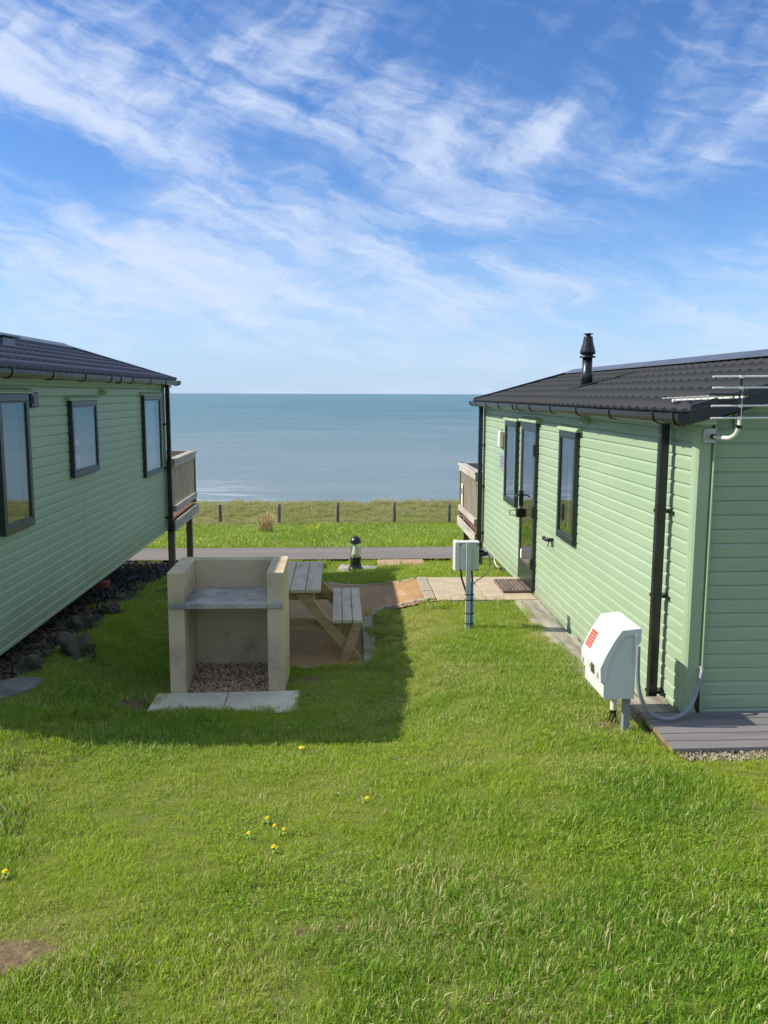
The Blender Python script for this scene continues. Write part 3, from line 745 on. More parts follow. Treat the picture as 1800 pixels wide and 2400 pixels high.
    if door:
        a, b = door['y']; z0, z1 = door['z']; f = .085
        m = MB()
        m.box(S(-.03), S(.050), a, b, z1-.11, z1, ch=.006); m.box(S(-.03), S(.050), a, b, z0, z0+.26, ch=.006)
        m.box(S(-.03), S(.048), a+.001, a+f, z0+.26, z1-.11); m.box(S(-.03), S(.048), b-f, b-.001, z0+.26, z1-.11)
        d = T.part('door', m, 'frame')
        m = MB(); m.box(S(.034), S(.040), a+f-.004, b-f+.004, z0+.256, z1-.106); T.part('pane', m, 'glass', d)
        m = MB(); m.prism([(S(0), z1+.001), (S(.075), z1+.001), (S(.078), z1+.012), (S(.06), z1+.045), (S(.012), z1+.06), (S(0), z1+.06)], a-.08, b+.08, 'y'); T.part('drip_rail', m, 'trim', d)
        for hz in (z1-.32, z0+.95, z0+.33):
            m = MB(); m.box(S(.046), S(.075), a-.012, a+.05, hz-.07, hz+.07, ch=.006); T.part('hinge', m, 'black', d)
        m = MB(); m.box(S(.048), S(.066), b-.075, b-.03, z0+.93, z0+1.13, ch=.005); m.tube([(S(.06), b-.05, z0+1.07), (S(.11), b-.05, z0+1.07), (S(.115), b-.06, z0+1.07), (S(.115), b-.19, z0+1.065)], .011, 8)
        T.part('handle', m, 'black', d)
        m = MB(); hz = z0+.845
        m.box(S(.048), S(.10), b-.10, b-.02, hz-.055, hz+.055, ch=.006)
        for q in ((-.035, -.028), (.028, .035)): m.box(S(.095), S(.185), b-.065, b-.052, hz+q[0], hz+q[1])
        m.box(S(.178), S(.185), b-.065, b-.052, hz-.028, hz+.028); T.part('door_catch', m, 'black', d)
        m = MB(); m.box(S(.041), S(.044), b-f-.085, b-f-.02, z0+.275, z0+.39); T.part('sticker', m, 'paper', d)
    # --- roof
    run = eave_o+width/2; rise = ridge_z-eave_z; L = math.hypot(run, rise)
    ct, st = run/L, rise/L
    Tn = Vector((-sg*ct, 0, st)); Nn = Vector((sg*st, 0, ct)); An = Tn.cross(Nn)
    E = Vector((S(eave_o), 0, eave_z))
    m = MB()    # deck under the tiles and the far slope
    far_e = (S(-width-eave_o), eave_z)
    rdg = (S(-width/2), ridge_z)
    m.prism([(S(eave_o), eave_z-.010), (rdg[0], rdg[1]-.012), (far_e[0], far_e[1]-.010), (far_e[0], far_e[1]-.05), (rdg[0], rdg[1]-.06), (S(eave_o), eave_z-.05)], roof_y1+.01, roof_y2-.01, 'y')
    roof = T.part('roof', m, 'tile')
    nc = 6; step = (L-.03)/nc
    ny = int(round((roof_y2-roof_y1)/TILE_W)); tw = (roof_y2-roof_y1)/ny
    for r in range(nc):
        for k in range(ny):
            ya = roof_y1+k*tw if An.y > 0 else roof_y2-k*tw
            p = E + Tn*(r*step-.012) + Nn*(.002) + Vector((0, ya, 0)) - Vector((0, Y0, zb))
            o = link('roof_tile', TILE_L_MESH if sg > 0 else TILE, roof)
            mt = Matrix.Identity(4)
            for i in range(3): mt[i][0], mt[i][1], mt[i][2], mt[i][3] = An[i]*tw/TILE_W, Tn[i]*step/TILE_L, Nn[i], p[i]
            o.matrix_basis = mt
    # the far slope (never seen from the lane): plain corrugated sheet
    m = MB(); v = []; nn = ny*3+1
    for k in range(nn):
        h = .012 if k % 3 == 0 else 0.0
        y = roof_y1+(roof_y2-roof_y1)*k/(nn-1)
        v += [(far_e[0], y, far_e[1]+.02+h), (rdg[0], y, rdg[1]+.02+h)]
    m.add(v, [(2*k, 2*k+1, 2*k+3, 2*k+2) for k in range(nn-1)]); T.part('far_roof_sheet', m, 'tile', roof)
    # ridge cap
    nr = 4
    for k in range(nr):
        a = roof_y1+(roof_y2-roof_y1)*k/nr; b = roof_y1+(roof_y2-roof_y1)*(k+1)/nr-.004
        rx = rdg[0]; rz_ = rdg[1]; w_ = .17; q = rise/run
        m = MB(); m.prism([(rx-w_, rz_-w_*q+.046), (rx-.02, rz_+.062), (rx+.02, rz_+.062), (rx+w_, rz_-w_*q+.046), (rx+w_, rz_-w_*q+.034), (rx, rz_+.045), (rx-w_, rz_-w_*q+.034)], a, b, 'y')
        T.part('ridge_cap', m, 'ridge', roof)
    # barge boards at both gables
    for yy in (roof_y1, roof_y2-.022):
        m = MB(); dp = .125
        m.prism([(S(eave_o+.01), eave_z+.035), (rdg[0], rdg[1]+.055), (far_e[0]-S(.01), far_e[1]+.035), (far_e[0]-S(.01), far_e[1]-.085), (rdg[0], rdg[1]-dp+.04), (S(eave_o+.01), eave_z-.085)], yy, yy+.022, 'y')
        T.part('barge_board', m, 'barge', roof)
    # soffit
    B('soffit', 'trim', eave_o-.02, -.03, roof_y1+.03, roof_y2-.03, zw-.012, zw+.022, parent=roof)
    # gutter
    gz0 = eave_z-.105; go = eave_o-.005
    prof = [(.0, .085), (.0, .04), (.016, .020), (.05, .016), (.080, .026), (.090, .052), (.094, .085), (.086, .085), (.083, .055), (.073, .033), (.048, .024), (.020, .028), (.008, .044), (.008, .085)]
    m = MB(); m.prism([(S(go+a), gz0+b) for a, b in prof], roof_y1+.02, roof_y2+.02, 'y')
    gut = T.part('gutter', m, 'black')
    def gbracket(y, w, e):
        m = MB(); k = e
        m.prism([(S(go-.02), gz0+.09), (S(go-.006), gz0+.032), (S(go+.012), gz0+.016-k), (S(go+.052), gz0+.014-k), (S(go+.086), gz0+.022), (S(go+.097), gz0+.050), (S(go+.101), gz0+.088), (S(go+.095), gz0+.09), (S(go+.091), gz0+.052), (S(go+.081), gz0+.026), (S(go+.05), gz0+.0155), (S(go+.016), gz0+.0195), (S(go), gz0+.04), (S(go), gz0+.09)], y-w/2, y+w/2, 'y')
        T.part('gutter_bracket', m, 'black', gut)
    for y in np.arange(roof_y1+.45, roof_y2-.1, .95): gbracket(y, .03, .006)
    for y in (roof_y1+.10, roof_y2-.15): gbracket(y, .045, .008)
    gbracket((roof_y1+roof_y2)/2+.6, .09, .009)
    for y in (roof_y1+.012, roof_y2+.02):
        m = MB(); m.prism([(S(go+a), gz0+b) for a, b in prof[:7]], y-.004, y+.006, 'y'); T.part('stop_end', m, 'black', gut)
    # small battens under the gutter
    for y in np.arange(roof_y1+.36, roof_y2-.1, .95): B('gutter_strut', 'black', .02, go+.02, y-.02, y+.05, zw+.0, zw+.03, parent=gut)
    return T, B, S, gut, roof, wall

def downpipe(T, B, S, gut, y, ztop, zbot, o0=.052):
    p = B('downpipe', 'black', o0, o0+.064, y-.032, y+.032, zbot, ztop, ch=.008)
    B('outlet', 'black', o0-.006, o0+.085, y-.05, y+.05, ztop-.01, ztop+.10, ch=.01, parent=p)
    B('pipe_shoe', 'black', o0-.004, o0+.07, y-.037, y+.037, zbot-.01, zbot+.05, ch=.008, parent=p)
    for zz in (ztop-.62, (ztop+zbot)/2-.15, zbot+.22):
        B('pipe_clip', 'black', -.0, o0+.068, y-.037, y+.037, zz-.012, zz+.012, parent=p)
        B('pipe_clip', 'black', .008, .03, y-.075, y-.03, zz-.016, zz+.004, parent=p)
    return p

# left caravan: lane wall plane X = -2.935 + .0135 Y
LY0 = 9.6
LT, LB, LS, lgut, lroof, lwall = caravan(+1, -2.935+.0135*LY0, -.0135, LY0, 5.85, 13.60, -2.145, .150, 3.12, .165, .205, .70, 5.62, 13.78,
    'green clad static caravan on the left, its wall in shade', [
        dict(y=(7.18, 7.85), z=(-1.195, -.010), f=.06),
        dict(y=(9.025, 9.92), z=(-.885, -.085), f=.05, inside='kitchen'),
        dict(y=(12.145, 13.19), z=(-1.19, -.042), f=.05, inside='frost')],
    joints=((9.475, -.04, .2), (9.45, -3, -1.11)))
downpipe(LT, LB, LS, lgut, 13.545, .135, -2.17)
m = MB(); m.box(.012, .045, 7.955, 8.135, -.135, .0, ch=.008); vent = LT.part('wall_vent', m, 'black')
m = MB(); m.box(.045, .052, 7.985, 8.105, -.105, -.03); LT.part('vent_flap', m, 'frame', vent)
m = MB(); m.prism([(.012, .035), (.06, .03), (.085, -.005), (.075, -.022), (.012, -.022)], 10.18, 10.31, 'y'); LT.part('vent_cowl', m, 'trim')
m = MB(); m.box(-1.00, -.72, 9.32, 9.66, .45, .585, ch=.01); m.box(-1.04, -.68, 9.28, 9.70, .585, .603, ch=.006); LT.part('roof_vent', m, 'ridge', lroof)
m = MB(); m.box(.0, .10, 13.62, 13.80, .08, .19, ch=.004); LT.part('soffit_return', m, 'trim', lroof)

# right caravan
RY0 = 9.6
RT, RB, RS, rgut, rroof, rwall = caravan(-1, 2.35, 0.0, RY0, 5.475, 13.72, -2.425, -.175, 3.0, .145, -.100, .345, 5.27, 14.0,
    'green clad static caravan on the right, sunlit wall with glazed door', [
        dict(y=(8.215, 8.84), z=(-1.49, -.367), f=.055, inside='curtain'),
        dict(y=(11.02, 11.79), z=(-1.478, -.357), f=.055, inside='net')],
    door=dict(y=(9.93, 10.75), z=(-2.345, -.338)), end_boards=True)
downpipe(RT, RB, RS, rgut, 5.875, -.195, -2.36)
downpipe(RT, RB, RS, rgut, 13.66, -.195, -2.46)
# end wall towards the camera
ew = RT.box('end_wall', 'trim', 0.045, 2.96, 5.50, 5.53, -2.43, -.18)
RT.box('corner_trim', 'trim', -.022, .085, 5.452, 5.512, -2.45, -.175, ch=.016, parent=ew)
RT.box('corner_bead', 'trim', .085, .100, 5.440, 5.500, -2.45, -.175, ch=.004, parent=ew)
r = 0
while True:
    z0 = -2.413+r*PITCH
    x0, x1 = .10, 2.99
    zz = z0+PITCH
    if zz > -.19:
        d = (zz+.17)/(.445/1.645); x0 = .10+max(0, d-.05); x1 = 2.99-max(0, d-.05)
    if x1-x0 < .15 or z0 > .22: break
    m = MB(); m.prism([(5.488-a, z0+h) for a, h in clad_profile(1)], x0, x1, 'x'); RT.part('cladding_board', m, 'clad', ew); r += 1
m = MB(); m.prism([(.05, -.18), (2.95, -.18), (1.5, .27)], 5.505, 5.53, 'y'); RT.part('gable_panel', m, 'trim', ew)
# wall lamp, plaque, small cowls and water inlet on the lane wall
m = MB(); m.box(-.012, -.020, 12.20, 12.36, -.77, -.50); lamp = RT.part('wall_lamp', m, 'plaque')
m = MB(); m.box(-.020, -.075, 12.06, 12.22, -.745, -.525, ch=.006); RT.part('lamp_body', m, 'offwhite', lamp)
for k in range(5):
    m = MB(); z = -.735+k*.042; m.box(-.021, -.026, 12.30, 12.365, z, z+.030); RT.part('lamp_slot', m, 'green_led', lamp)
m = MB(); m.box(-.012, -.022, 11.90, 12.32, -1.085, -.845, ch=.002); pq = RT.part('wall_plaque', m, 'plaque')
for k, (a, b) in enumerate(((11.99, 12.24), (12.02, 12.22), (11.97, 12.26), (12.05, 12.2))):
    m = MB(); z = -.905-.042*k; m.box(-.023, -.0235, a, b, z, z+.018); RT.part('plaque_line', m, 'plaque_ink', pq)
m = MB(); m.prism([(-.012, -.215), (-.06, -.22), (-.085, -.255), (-.075, -.272), (-.012, -.272)], 7.93, 8.06, 'y'); RT.part('vent_cowl', m, 'trim')
m = MB(); m.tube([(-.01, 9.13, -1.585), (-.07, 9.13, -1.585), (-.085, 9.14, -1.585), (-.085, 9.25, -1.583)], [.022, .022, .02, .024], 10); m.tube([(-.06, 9.13, -1.59), (-.07, 9.12, -1.66)], .006, 6)
RT.part('water_inlet', m, 'black')
# flue
fx, fy, fz = .57, 10.06, .075
m = MB(); m.obox((fx, fy, fz+.035), (math.cos(.265), 0, math.sin(.265)), (0, 1, 0), (-math.sin(.265), 0, math.cos(.265)), .34, .34, .03); fl = RT.part('flue_flashing', m, 'tile', rroof)
m = MB(); m.lathe([(.001, fz), (.068, fz), (.066, fz+.19), (.058, fz+.20), (.058, fz+.36), (.001, fz+.36)], fx, fy, 24)
flue = RT.part('flue', m, 'black', rroof)
m = MB(); m.lathe([(.06, fz+.35), (.092, fz+.352), (.095, fz+.365), (.062, fz+.378), (.062, fz+.39), (.090, fz+.392), (.088, fz+.43), (.062, fz+.52), (.052, fz+.585), (.052, fz+.595), (.030, fz+.60), (.030, fz+.618), (.060, fz+.622), (.055, fz+.632), (.001, fz+.635)], fx, fy, 24)
RT.part('flue_cowl', m, 'black', rroof)

# ------------------------------------------------------------------ balconies on the sea side
def balcony(label, sg, x_in, y1, y2, width, z_floor, z_rail, rz, notice=False):
    """sg: direction of the lane side"""
    T = Thing('balcony', label, 'balcony', (x_in-sg*width/2, (y1+y2)/2, gz(x_in, (y1+y2)/2)), rz, 'timber balconies')
    xo = x_in
    def bx(name, mat, a, b, c, d, e, f, ch=.004, parent=None, label=None): return T.box(name, mat, a, b, c, d, e, f, ch=ch, parent=parent, label=label)
    # floor boards run across
    n = int((y2-y1)/.125)
    fl = bx('joist', 'post_wood', xo-sg*.10, xo-sg*(.145), y1+.02, y2-.02, z_floor-.19, z_floor-.03)
    bx('joist', 'post_wood', xo-sg*(width-.15), xo-sg*(width-.10), y1+.02, y2-.02, z_floor-.19, z_floor-.03)
    bx('joist', 'post_wood', xo-sg*(width/2), xo-sg*(width/2+.045), y1+.02, y2-.02, z_floor-.19, z_floor-.03)
    me = None
    for k in range(n):
        ya = y1+k*.125
        bx('floor_board', 'deckred', xo+sg*.01, xo-sg*width, ya+.006, ya+.116, z_floor-.028, z_floor)
    bx('fascia', 'grey_wood', xo+sg*.035, xo+sg*.062, y1-.05, y2+.06, z_floor-.20, z_floor-.03)
    bx('fascia', 'grey_wood', xo+sg*.03, xo-sg*width, y2+.03, y2+.055, z_floor-.20, z_floor-.03)
    for px in (xo-sg*.035, xo-sg*(width-.05)):
        for py in (y1+.06, y2-.42):
            g = gz(px, py)-.1
            bx('post', 'post_wood', px-.05, px+.05, py-.05, py+.05, g, z_floor-.029, ch=.006)
    # railing on the lane side and on the sea side
    def rail(p0, p1, out):
        d = Vector((p1[0]-p0[0], p1[1]-p0[1], 0)); L = d.length; d.normalize(); nrm = Vector((-d.y, d.x, 0))
        def ob(name, mat, u0, u1, w, th, za, zc, offn=0.0):
            m = MB(); c = Vector((p0[0], p0[1], 0)) + d*((u0+u1)/2) + nrm*offn
            m.obox((c.x, c.y, (za+zc)/2), d, nrm, (0, 0, 1), u1-u0, th, zc-za); return T.part(name, m, mat)
        ob('handrail', 'grey_wood', -.05, L+.05, 0, .125, z_rail-.04, z_rail)
        ob('upper_rail', 'grey_wood', 0, L, 0, .035, z_rail-.135, z_rail-.042, .03*out)
        ob('lower_rail', 'grey_wood', 0, L, 0, .045, z_floor+.10, z_floor+.195, .035*out)
        nb = int(L/.135)
        for k in range(nb+1):
            u = .05+(L-.1)*k/nb; ob('baluster', 'baluster', u-.022, u+.022, 0, .017, z_floor+.102, z_rail-.043, 0.0)
        for u in (.0, L): ob('newel_post', 'post_wood', u-.045, u+.045, 0, .085, z_floor+.001, z_rail-.041, -.045*out)
    rail((xo, y1+.06), (xo, y2-.04), -1 if sg > 0 else 1)
    rail((xo-sg*.02, y2-.04), (xo-sg*(width-.05), y2-.04), -1 if sg < 0 else 1)
    if notice:
        m = MB(); m.box(xo-.030, xo-.026, y2-.42, y2-.20, z_floor+.22, z_floor+.62); s = T.part('notice', m, 'offwhite')
        m = MB(); m.box(xo-.0315, xo-.0305, y2-.37, y2-.25, z_floor+.42, z_floor+.54); T.part('notice_symbol', m, 'screen', s)
    return T
balcony('weathered timber balcony on posts at the sea end of the shaded left caravan', +1, -2.66, 13.60, 15.72, 3.0, -1.985, -1.035, 0)
balcony('weathered timber balcony with pale notice at the sea end of the sunlit right caravan', -1, 2.30, 13.95, 15.98, 2.9, -2.27, -1.285, 0, True)

# ------------------------------------------------------------------ barbecue
BT = Thing('barbecue', 'cast stone barbecue with grey shelf standing on the shaded lawn', 'barbecue', (-.965, 7.5, -2.60))
def arm(xa, xb):
    m = MB()
    m.prism([(7.12, -2.62), (7.84, -2.62), (7.84, -1.50), (7.12, -1.50)], xa, xb, 'x'); o = BT.part('side_pillar', m, 'stone')
    b = o.modifiers.new('bev', 'BEVEL'); b.width = .008; b.segments = 2; return o
arm(-1.452, -1.318); arm(-.618, -.478)
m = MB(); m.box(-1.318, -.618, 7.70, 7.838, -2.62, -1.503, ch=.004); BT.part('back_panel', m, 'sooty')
m = MB(); m.box(-1.316, -.620, 7.10, 7.698, -1.812, -1.760, ch=.006); sh = BT.part('shelf', m, 'shelf')
m = MB(); m.box(-1.442, -1.316, 7.10, 7.14, -1.812, -1.760, ch=.006); m.box(-.620, -.490, 7.10, 7.14, -1.812, -1.760, ch=.006); BT.part('shelf_lip', m, 'shelf', sh)

def chips(name, label, mat, pts, rmin, rmax, flat=.7, loc=(0, 0, 0)):
    """loose stones as one mesh"""
    base = [(1, 0, 0), (-1, 0, 0), (0, 1, 0), (0, -1, 0), (0, 0, 1), (0, 0, -1)]
    tri = [(0, 2, 4), (2, 1, 4), (1, 3, 4), (3, 0, 4), (2, 0, 5), (1, 2, 5), (3, 1, 5), (0, 3, 5)]
    base = np.array(base, float); v = []; f = []; rv = []
    for (x, y, z) in pts:
        r = random.uniform(rmin, rmax)
        e = Euler((random.uniform(0, 6.28), random.uniform(0, 6.28), random.uniform(0, 6.28))).to_matrix()
        b = base*np.array([r*random.uniform(.8, 1.3), r*random.uniform(.6, 1.1), r*random.uniform(.45, flat)]) + rng.normal(0, r*.12, (6, 3))
        b = b @ np.array(e).T; k = len(v)
        v += [(p[0]+x-loc[0], p[1]+y-loc[1], p[2]+z-loc[2]) for p in b]; f += [tuple(i+k for i in t) for t in tri]; rv += [random.random()]*6
    me = bpy.data.meshes.new(name); me.from_pydata(v, [], f)
    a = me.attributes.new('rnd', 'FLOAT', 'POINT'); a.data.foreach_set('value', np.array(rv, np.float32))
    me.materials.append(M[mat]); me.update()
    o = link(name, me); o.location = loc
    return tag(o, label, 'gravel', kind='stuff')
pts = [(random.uniform(-1.31, -.625), random.uniform(7.12, 7.70), -2.585+.09*((y_ := random.random()))*1.0) for _ in range(2600)]
pts = [(x, y, -2.578+.10*max(0, (y-7.2)/.5)*random.uniform(.55, 1)+random.uniform(0, .012)) for x, y, z in pts]
chips('pebble_gravel', 'golden brown pebbles heaped inside the barbecue base', 'pebble', pts, .008, .017, loc=(-.965, 7.4, -2.58))

# ------------------------------------------------------------------ picnic table
PT = Thing('picnic_table', 'timber picnic table with attached bench on the brown gravel patio', 'picnic table', (-.58, 9.12, -2.685))
zT = -1.950; zS = -2.268; zG = -2.683
cx = -.585
plank_cache = {}
for k in range(5):
    xa = -.196-.155*k
    PT.box('tabletop_plank', 'pinetop', xa-.148, xa, 8.40, 9.85, zT-.036, zT+random.uniform(-.001, .001), ch=.004)
for s in (1, -1):
    for k in range(3):
        xo = .225-.104*k
        xa, xb = (xo-.096, xo) if s > 0 else (2*cx-xo, 2*cx-xo+.096)
        PT.box('seat_plank', 'pinetop', xa, xb, 8.40, 9.85, zS-.036, zS+random.uniform(-.001, .001), ch=.004)
def strut(name, p0, p1, w, y0, y1, mat='pineX'):
    """a board lying in an x-z plane between two points, w wide, from y0 to y1; ends cut level"""
    (xa, za), (xb, zb_) = p0, p1
    m = MB(); m.prism([(xa-w/2, za), (xa+w/2, za), (xb+w/2, zb_), (xb-w/2, zb_)], y0, y1, 'y')
    return PT.part(name, m, mat)
for ye, sgn in ((8.43, 1), (9.74, -1)):
    y0, y1 = (ye, ye+.044); y2_, y3 = (ye+.046, ye+.09)
    PT.box('table_bearer', 'pineX', cx-.33, cx+.33, y2_, y3, zT-.125, zT-.037, ch=.004)
    for s in (1, -1):
        X = lambda x: x if s > 0 else 2*cx-x
        strut('leg', (X(-.405), zT-.037), (X(.165), zG), .128, y0, y1)
        strut('seat_leg', (X(.178), zS-.037), (X(.045), zG), .100, y0-.046, y0-.002)
        PT.box('seat_bearer', 'pineX', X(-.075), X(.13), y2_, y3, zS-.085, zS-.037, ch=.003)
        for bx_, bz_ in ((.165, zS-.09), (.075, zG+.16)):
            m = MB(); m.tube([(X(bx_), y0-.054, bz_), (X(bx_), y0-.045, bz_)], .009, 8); PT.part('bolt', m, 'galv')
    PT.box('crossbar', 'pineX', 2*cx-.02, .02, y2_, y3, zS-.125, zS-.087+.0, ch=.004)
    PT.box('crossbar', 'pineX', 2*cx+.12, -.12, y2_+.046, y3+.046, -2.380, -2.288, ch=.004)
strutm = MB(); strutm.obox((cx+.0, 8.85, -2.17), (1, 0, 0), Vector((0, .82, .57)), Vector((0, -.57, .82)), .09, .72, .045); PT.part('brace', strutm, 'pine')

# ------------------------------------------------------------------ bollard light on its pad
bx0, by0 = .265, 14.12; bz0 = gz(bx0, by0)+.02
m = MB(); m.prism([(-.14, 13.72), (.50, 13.66), (.66, 14.42), (.02, 14.60)], bz0-.12, bz0, 'z'); structure('concrete_pad', m, 'conc')
BL = Thing('bollard_light', 'black bollard lamp with clear lens on a concrete pad beside the road', 'bollard light', (bx0, by0, bz0))
m = MB(); m.lathe([(.001, bz0), (.130, bz0), (.132, bz0+.02), (.118, bz0+.045), (.100, bz0+.075), (.090, bz0+.12), (.088, bz0+.185), (.096, bz0+.19), (.098, bz0+.222), (.090, bz0+.228), (.001, bz0+.228)], bx0, by0, 28); BL.part('base', m, 'black')
m = MB(); m.lathe([(.001, bz0+.229), (.080, bz0+.229), (.064, bz0+.30), (.040, bz0+.40), (.034, bz0+.462), (.001, bz0+.462)], bx0, by0, 24); BL.part('reflector_cone', m, 'lamp_white')
m = MB(); m.lathe([(.087, bz0+.229), (.090, bz0+.24), (.090, bz0+.455), (.086, bz0+.464)], bx0, by0, 28); BL.part('lens', m, 'lens')
m = MB(); m.lathe([(.001, bz0+.464), (.092, bz0+.464), (.095, bz0+.475), (.088, bz0+.51), (.066, bz0+.548), (.038, bz0+.57), (.018, bz0+.577), (.016, bz0+.588), (.001, bz0+.592)], bx0, by0, 28); BL.part('cap', m, 'black')

# a tan board lying in the verge by the road
m = MB(); z_ = gz(1.1, 15.3); m.box(.70, 1.55, 15.05, 15.62, z_-.05, z_+.05, ch=.006); single('drain_cover', m, 'tan', 'flat tan drain cover in the grass behind the bollard lamp', 'drain cover', (1.1, 15.3, z_))

# ------------------------------------------------------------------ electric hook-up post
HT = Thing('hookup_post', 'electric hook-up box with shade-toned grey side on a slim steel post with blue pipe', 'hook-up post', (1.30, 8.36, gz(1.3, 8.36)))
zg = gz(1.3, 8.36)
HT.box('post', 'galv', 1.268, 1.314, 8.345, 8.349, zg-.1, -1.480); HT.box('post_flange', 'galv', 1.268, 1.272, 8.349, 8.39, zg-.1, -1.48)
bxm = HT.box('box', 'shaded_box', 1.200, 1.400, 8.395, 8.50, -1.770, -1.485, ch=.008)
HT.box('box_cover', 'white', 1.150, 1.1995, 8.385, 8.515, -1.775, -1.468, ch=.010, parent=bxm)
HT.box('box_lid', 'white', 1.1995, 1.405, 8.39, 8.505, -1.4845, -1.474, ch=.003, parent=bxm)
for x in (1.212, 1.388):
    for z in (-1.50, -1.757):
        m = MB(); m.tube([(x, 8.388, z), (x, 8.397, z)], .007, 8); HT.part('screw', m, 'black', bxm)
m = MB(); m.tube([(1.400, 8.45, -1.60), (1.43, 8.45, -1.605), (1.45, 8.45, -1.61)], [.036, .036, .030], 12); m.tube([(1.45, 8.45, -1.61), (1.50, 8.44, -1.60)], [.024, .020], 10); m.obox((1.43, 8.45, -1.565), (.94, 0, -.34), (0, 1, 0), (.34, 0, .94), .07, .05, .008)
pl = HT.part('plug', m, 'black', bxm)
m = MB(); m.tube([(1.50, 8.44, -1.60), (1.515, 8.42, -1.64), (1.520, 8.40, -1.71), (1.50, 8.39, -1.77), (1.44, 8.38, -1.83), (1.37, 8.37, -1.87), (1.345, 8.365, -1.90)], .006, 8); HT.part('supply_cable', m, 'conduit', pl)
m = MB(); m.tube([(1.325, 8.372, zg-.06), (1.325, 8.372, -1.885)], .021, 12); HT.part('water_pipe', m, 'blue')
for pts_ in ([(1.225, 8.43, -1.765), (1.228, 8.41, -1.84), (1.255, 8.38, -1.93), (1.285, 8.37, -2.02), (1.290, 8.37, zg)], [(1.335, 8.43, -1.765), (1.336, 8.40, -1.83), (1.335, 8.38, -1.90)]):
    m = MB(); m.tube(pts_, .010, 8); HT.part('cable', m, 'black')
for z in (-2.005, -2.06, -2.20, -2.305):
    m = MB(); m.box(1.262, 1.350, 8.336, 8.400, z-.004, z+.004); HT.part('cable_tie', m, 'black')

# ------------------------------------------------------------------ meter box by the deck
mz = gz(1.9, 5.4)
MT = Thing('meter_box', 'white electricity meter box with red label on a grey post', 'meter box', (1.85, 5.46, mz))
side = [(1.690, -1.850), (1.684, -1.755), (1.716, -1.675), (1.768, -1.580), (1.815, -1.511), (1.932, -1.498), (1.932, -1.575)]
hood = [(1.684, -1.852), (1.678, -1.755), (1.712, -1.672), (1.764, -1.575), (1.812, -1.505), (1.938, -1.492), (1.938, -1.575), (1.925, -1.60), (1.90, -1.60), (1.900, -1.535), (1.832, -1.540), (1.79, -1.60), (1.745, -1.69), (1.722, -1.775), (1.724, -1.852)]
m = MB(); m.prism([(1.708, -1.965), (1.912, -1.965), (1.912, -1.53), (1.83, -1.53), (1.76, -1.62), (1.708, -1.77)], 5.252, 5.668, 'y'); case = MT.part('case', m, 'white')
bv = case.modifiers.new('bev', 'BEVEL'); bv.width = .008; bv.segments = 2
m = MB(); m.prism(hood, 5.240, 5.262, 'y'); m.prism(hood, 5.658, 5.680, 'y')
top = [(1.684, -1.852), (1.678, -1.755), (1.712, -1.672), (1.764, -1.575), (1.812, -1.505), (1.938, -1.492), (1.938, -1.500), (1.816, -1.513), (1.769, -1.581), (1.718, -1.678), (1.686, -1.757), (1.692, -1.852)]
m.prism(top, 5.262, 5.658, 'y'); lid = MT.part('lid', m, 'white')
def on_lid(t0, t1, u, ya, yb, e=.0016):
    """strip on the sloping front of the lid between profile points"""
    a, b = Vector((1.678, -1.755)), Vector((1.712, -1.672)); c = Vector((1.764, -1.575))
    def P(t): return a.lerp(b, t*2) if t < .5 else b.lerp(c, t*2-1)
    m = MB(); n = 4; v = []
    for i in range(n+1):
        p = P(t0+(t1-t0)*i/n); v += [(p.x-e, ya, p.y+e*.5), (p.x-e, yb, p.y+e*.5)]
    m.add(v, [(2*i, 2*i+1, 2*i+3, 2*i+2) for i in range(n)]); return m
lab = MT.part('warning_label', on_lid(.02, .86, 0, 5.525, 5.655), 'paper', lid)
MT.part('label_print', on_lid(.26, .86, 0, 5.528, 5.652, .0024), 'red', lab)
for k in range(6):
    t = .33+.085*k; MT.part('label_text', on_lid(t, t+.010, 0, 5.540, 5.640, .0032), 'paper', lab)
m = MB(); m.box(1.6795, 1.676, 5.375, 5.445, -1.835, -1.775); MT.part('meter_window', m, 'screen', lid)
m = MB(); m.box(1.681, 1.678, 5.29, 5.315, -1.84, -1.80); m.box(1.681, 1.678, 5.47, 5.485, -1.815, -1.795); m.box(1.681, 1.678, 5.625, 5.65, -1.84, -1.80); MT.part('lock', m, 'plaque', lid)
m = MB(); m.box(1.895, 1.915, 5.236, 5.2395, -1.72, -1.535); MT.part('cable_cover', m, 'white', case)
MT.box('post', 'conduit', 1.862, 1.908, 5.30, 5.345, mz-.15, -1.966, ch=.003)
m = MB(); m.tube([(1.868, 5.52, mz+.075), (1.868, 5.52, -1.966)], .022, 12); MT.part('supply_pipe', m, 'offwhite')
m = MB(); m.tube([(1.868, 5.52, mz-.08), (1.868, 5.52, mz+.075)], .024, 12); MT.part('pipe_sleeve', m, 'black')

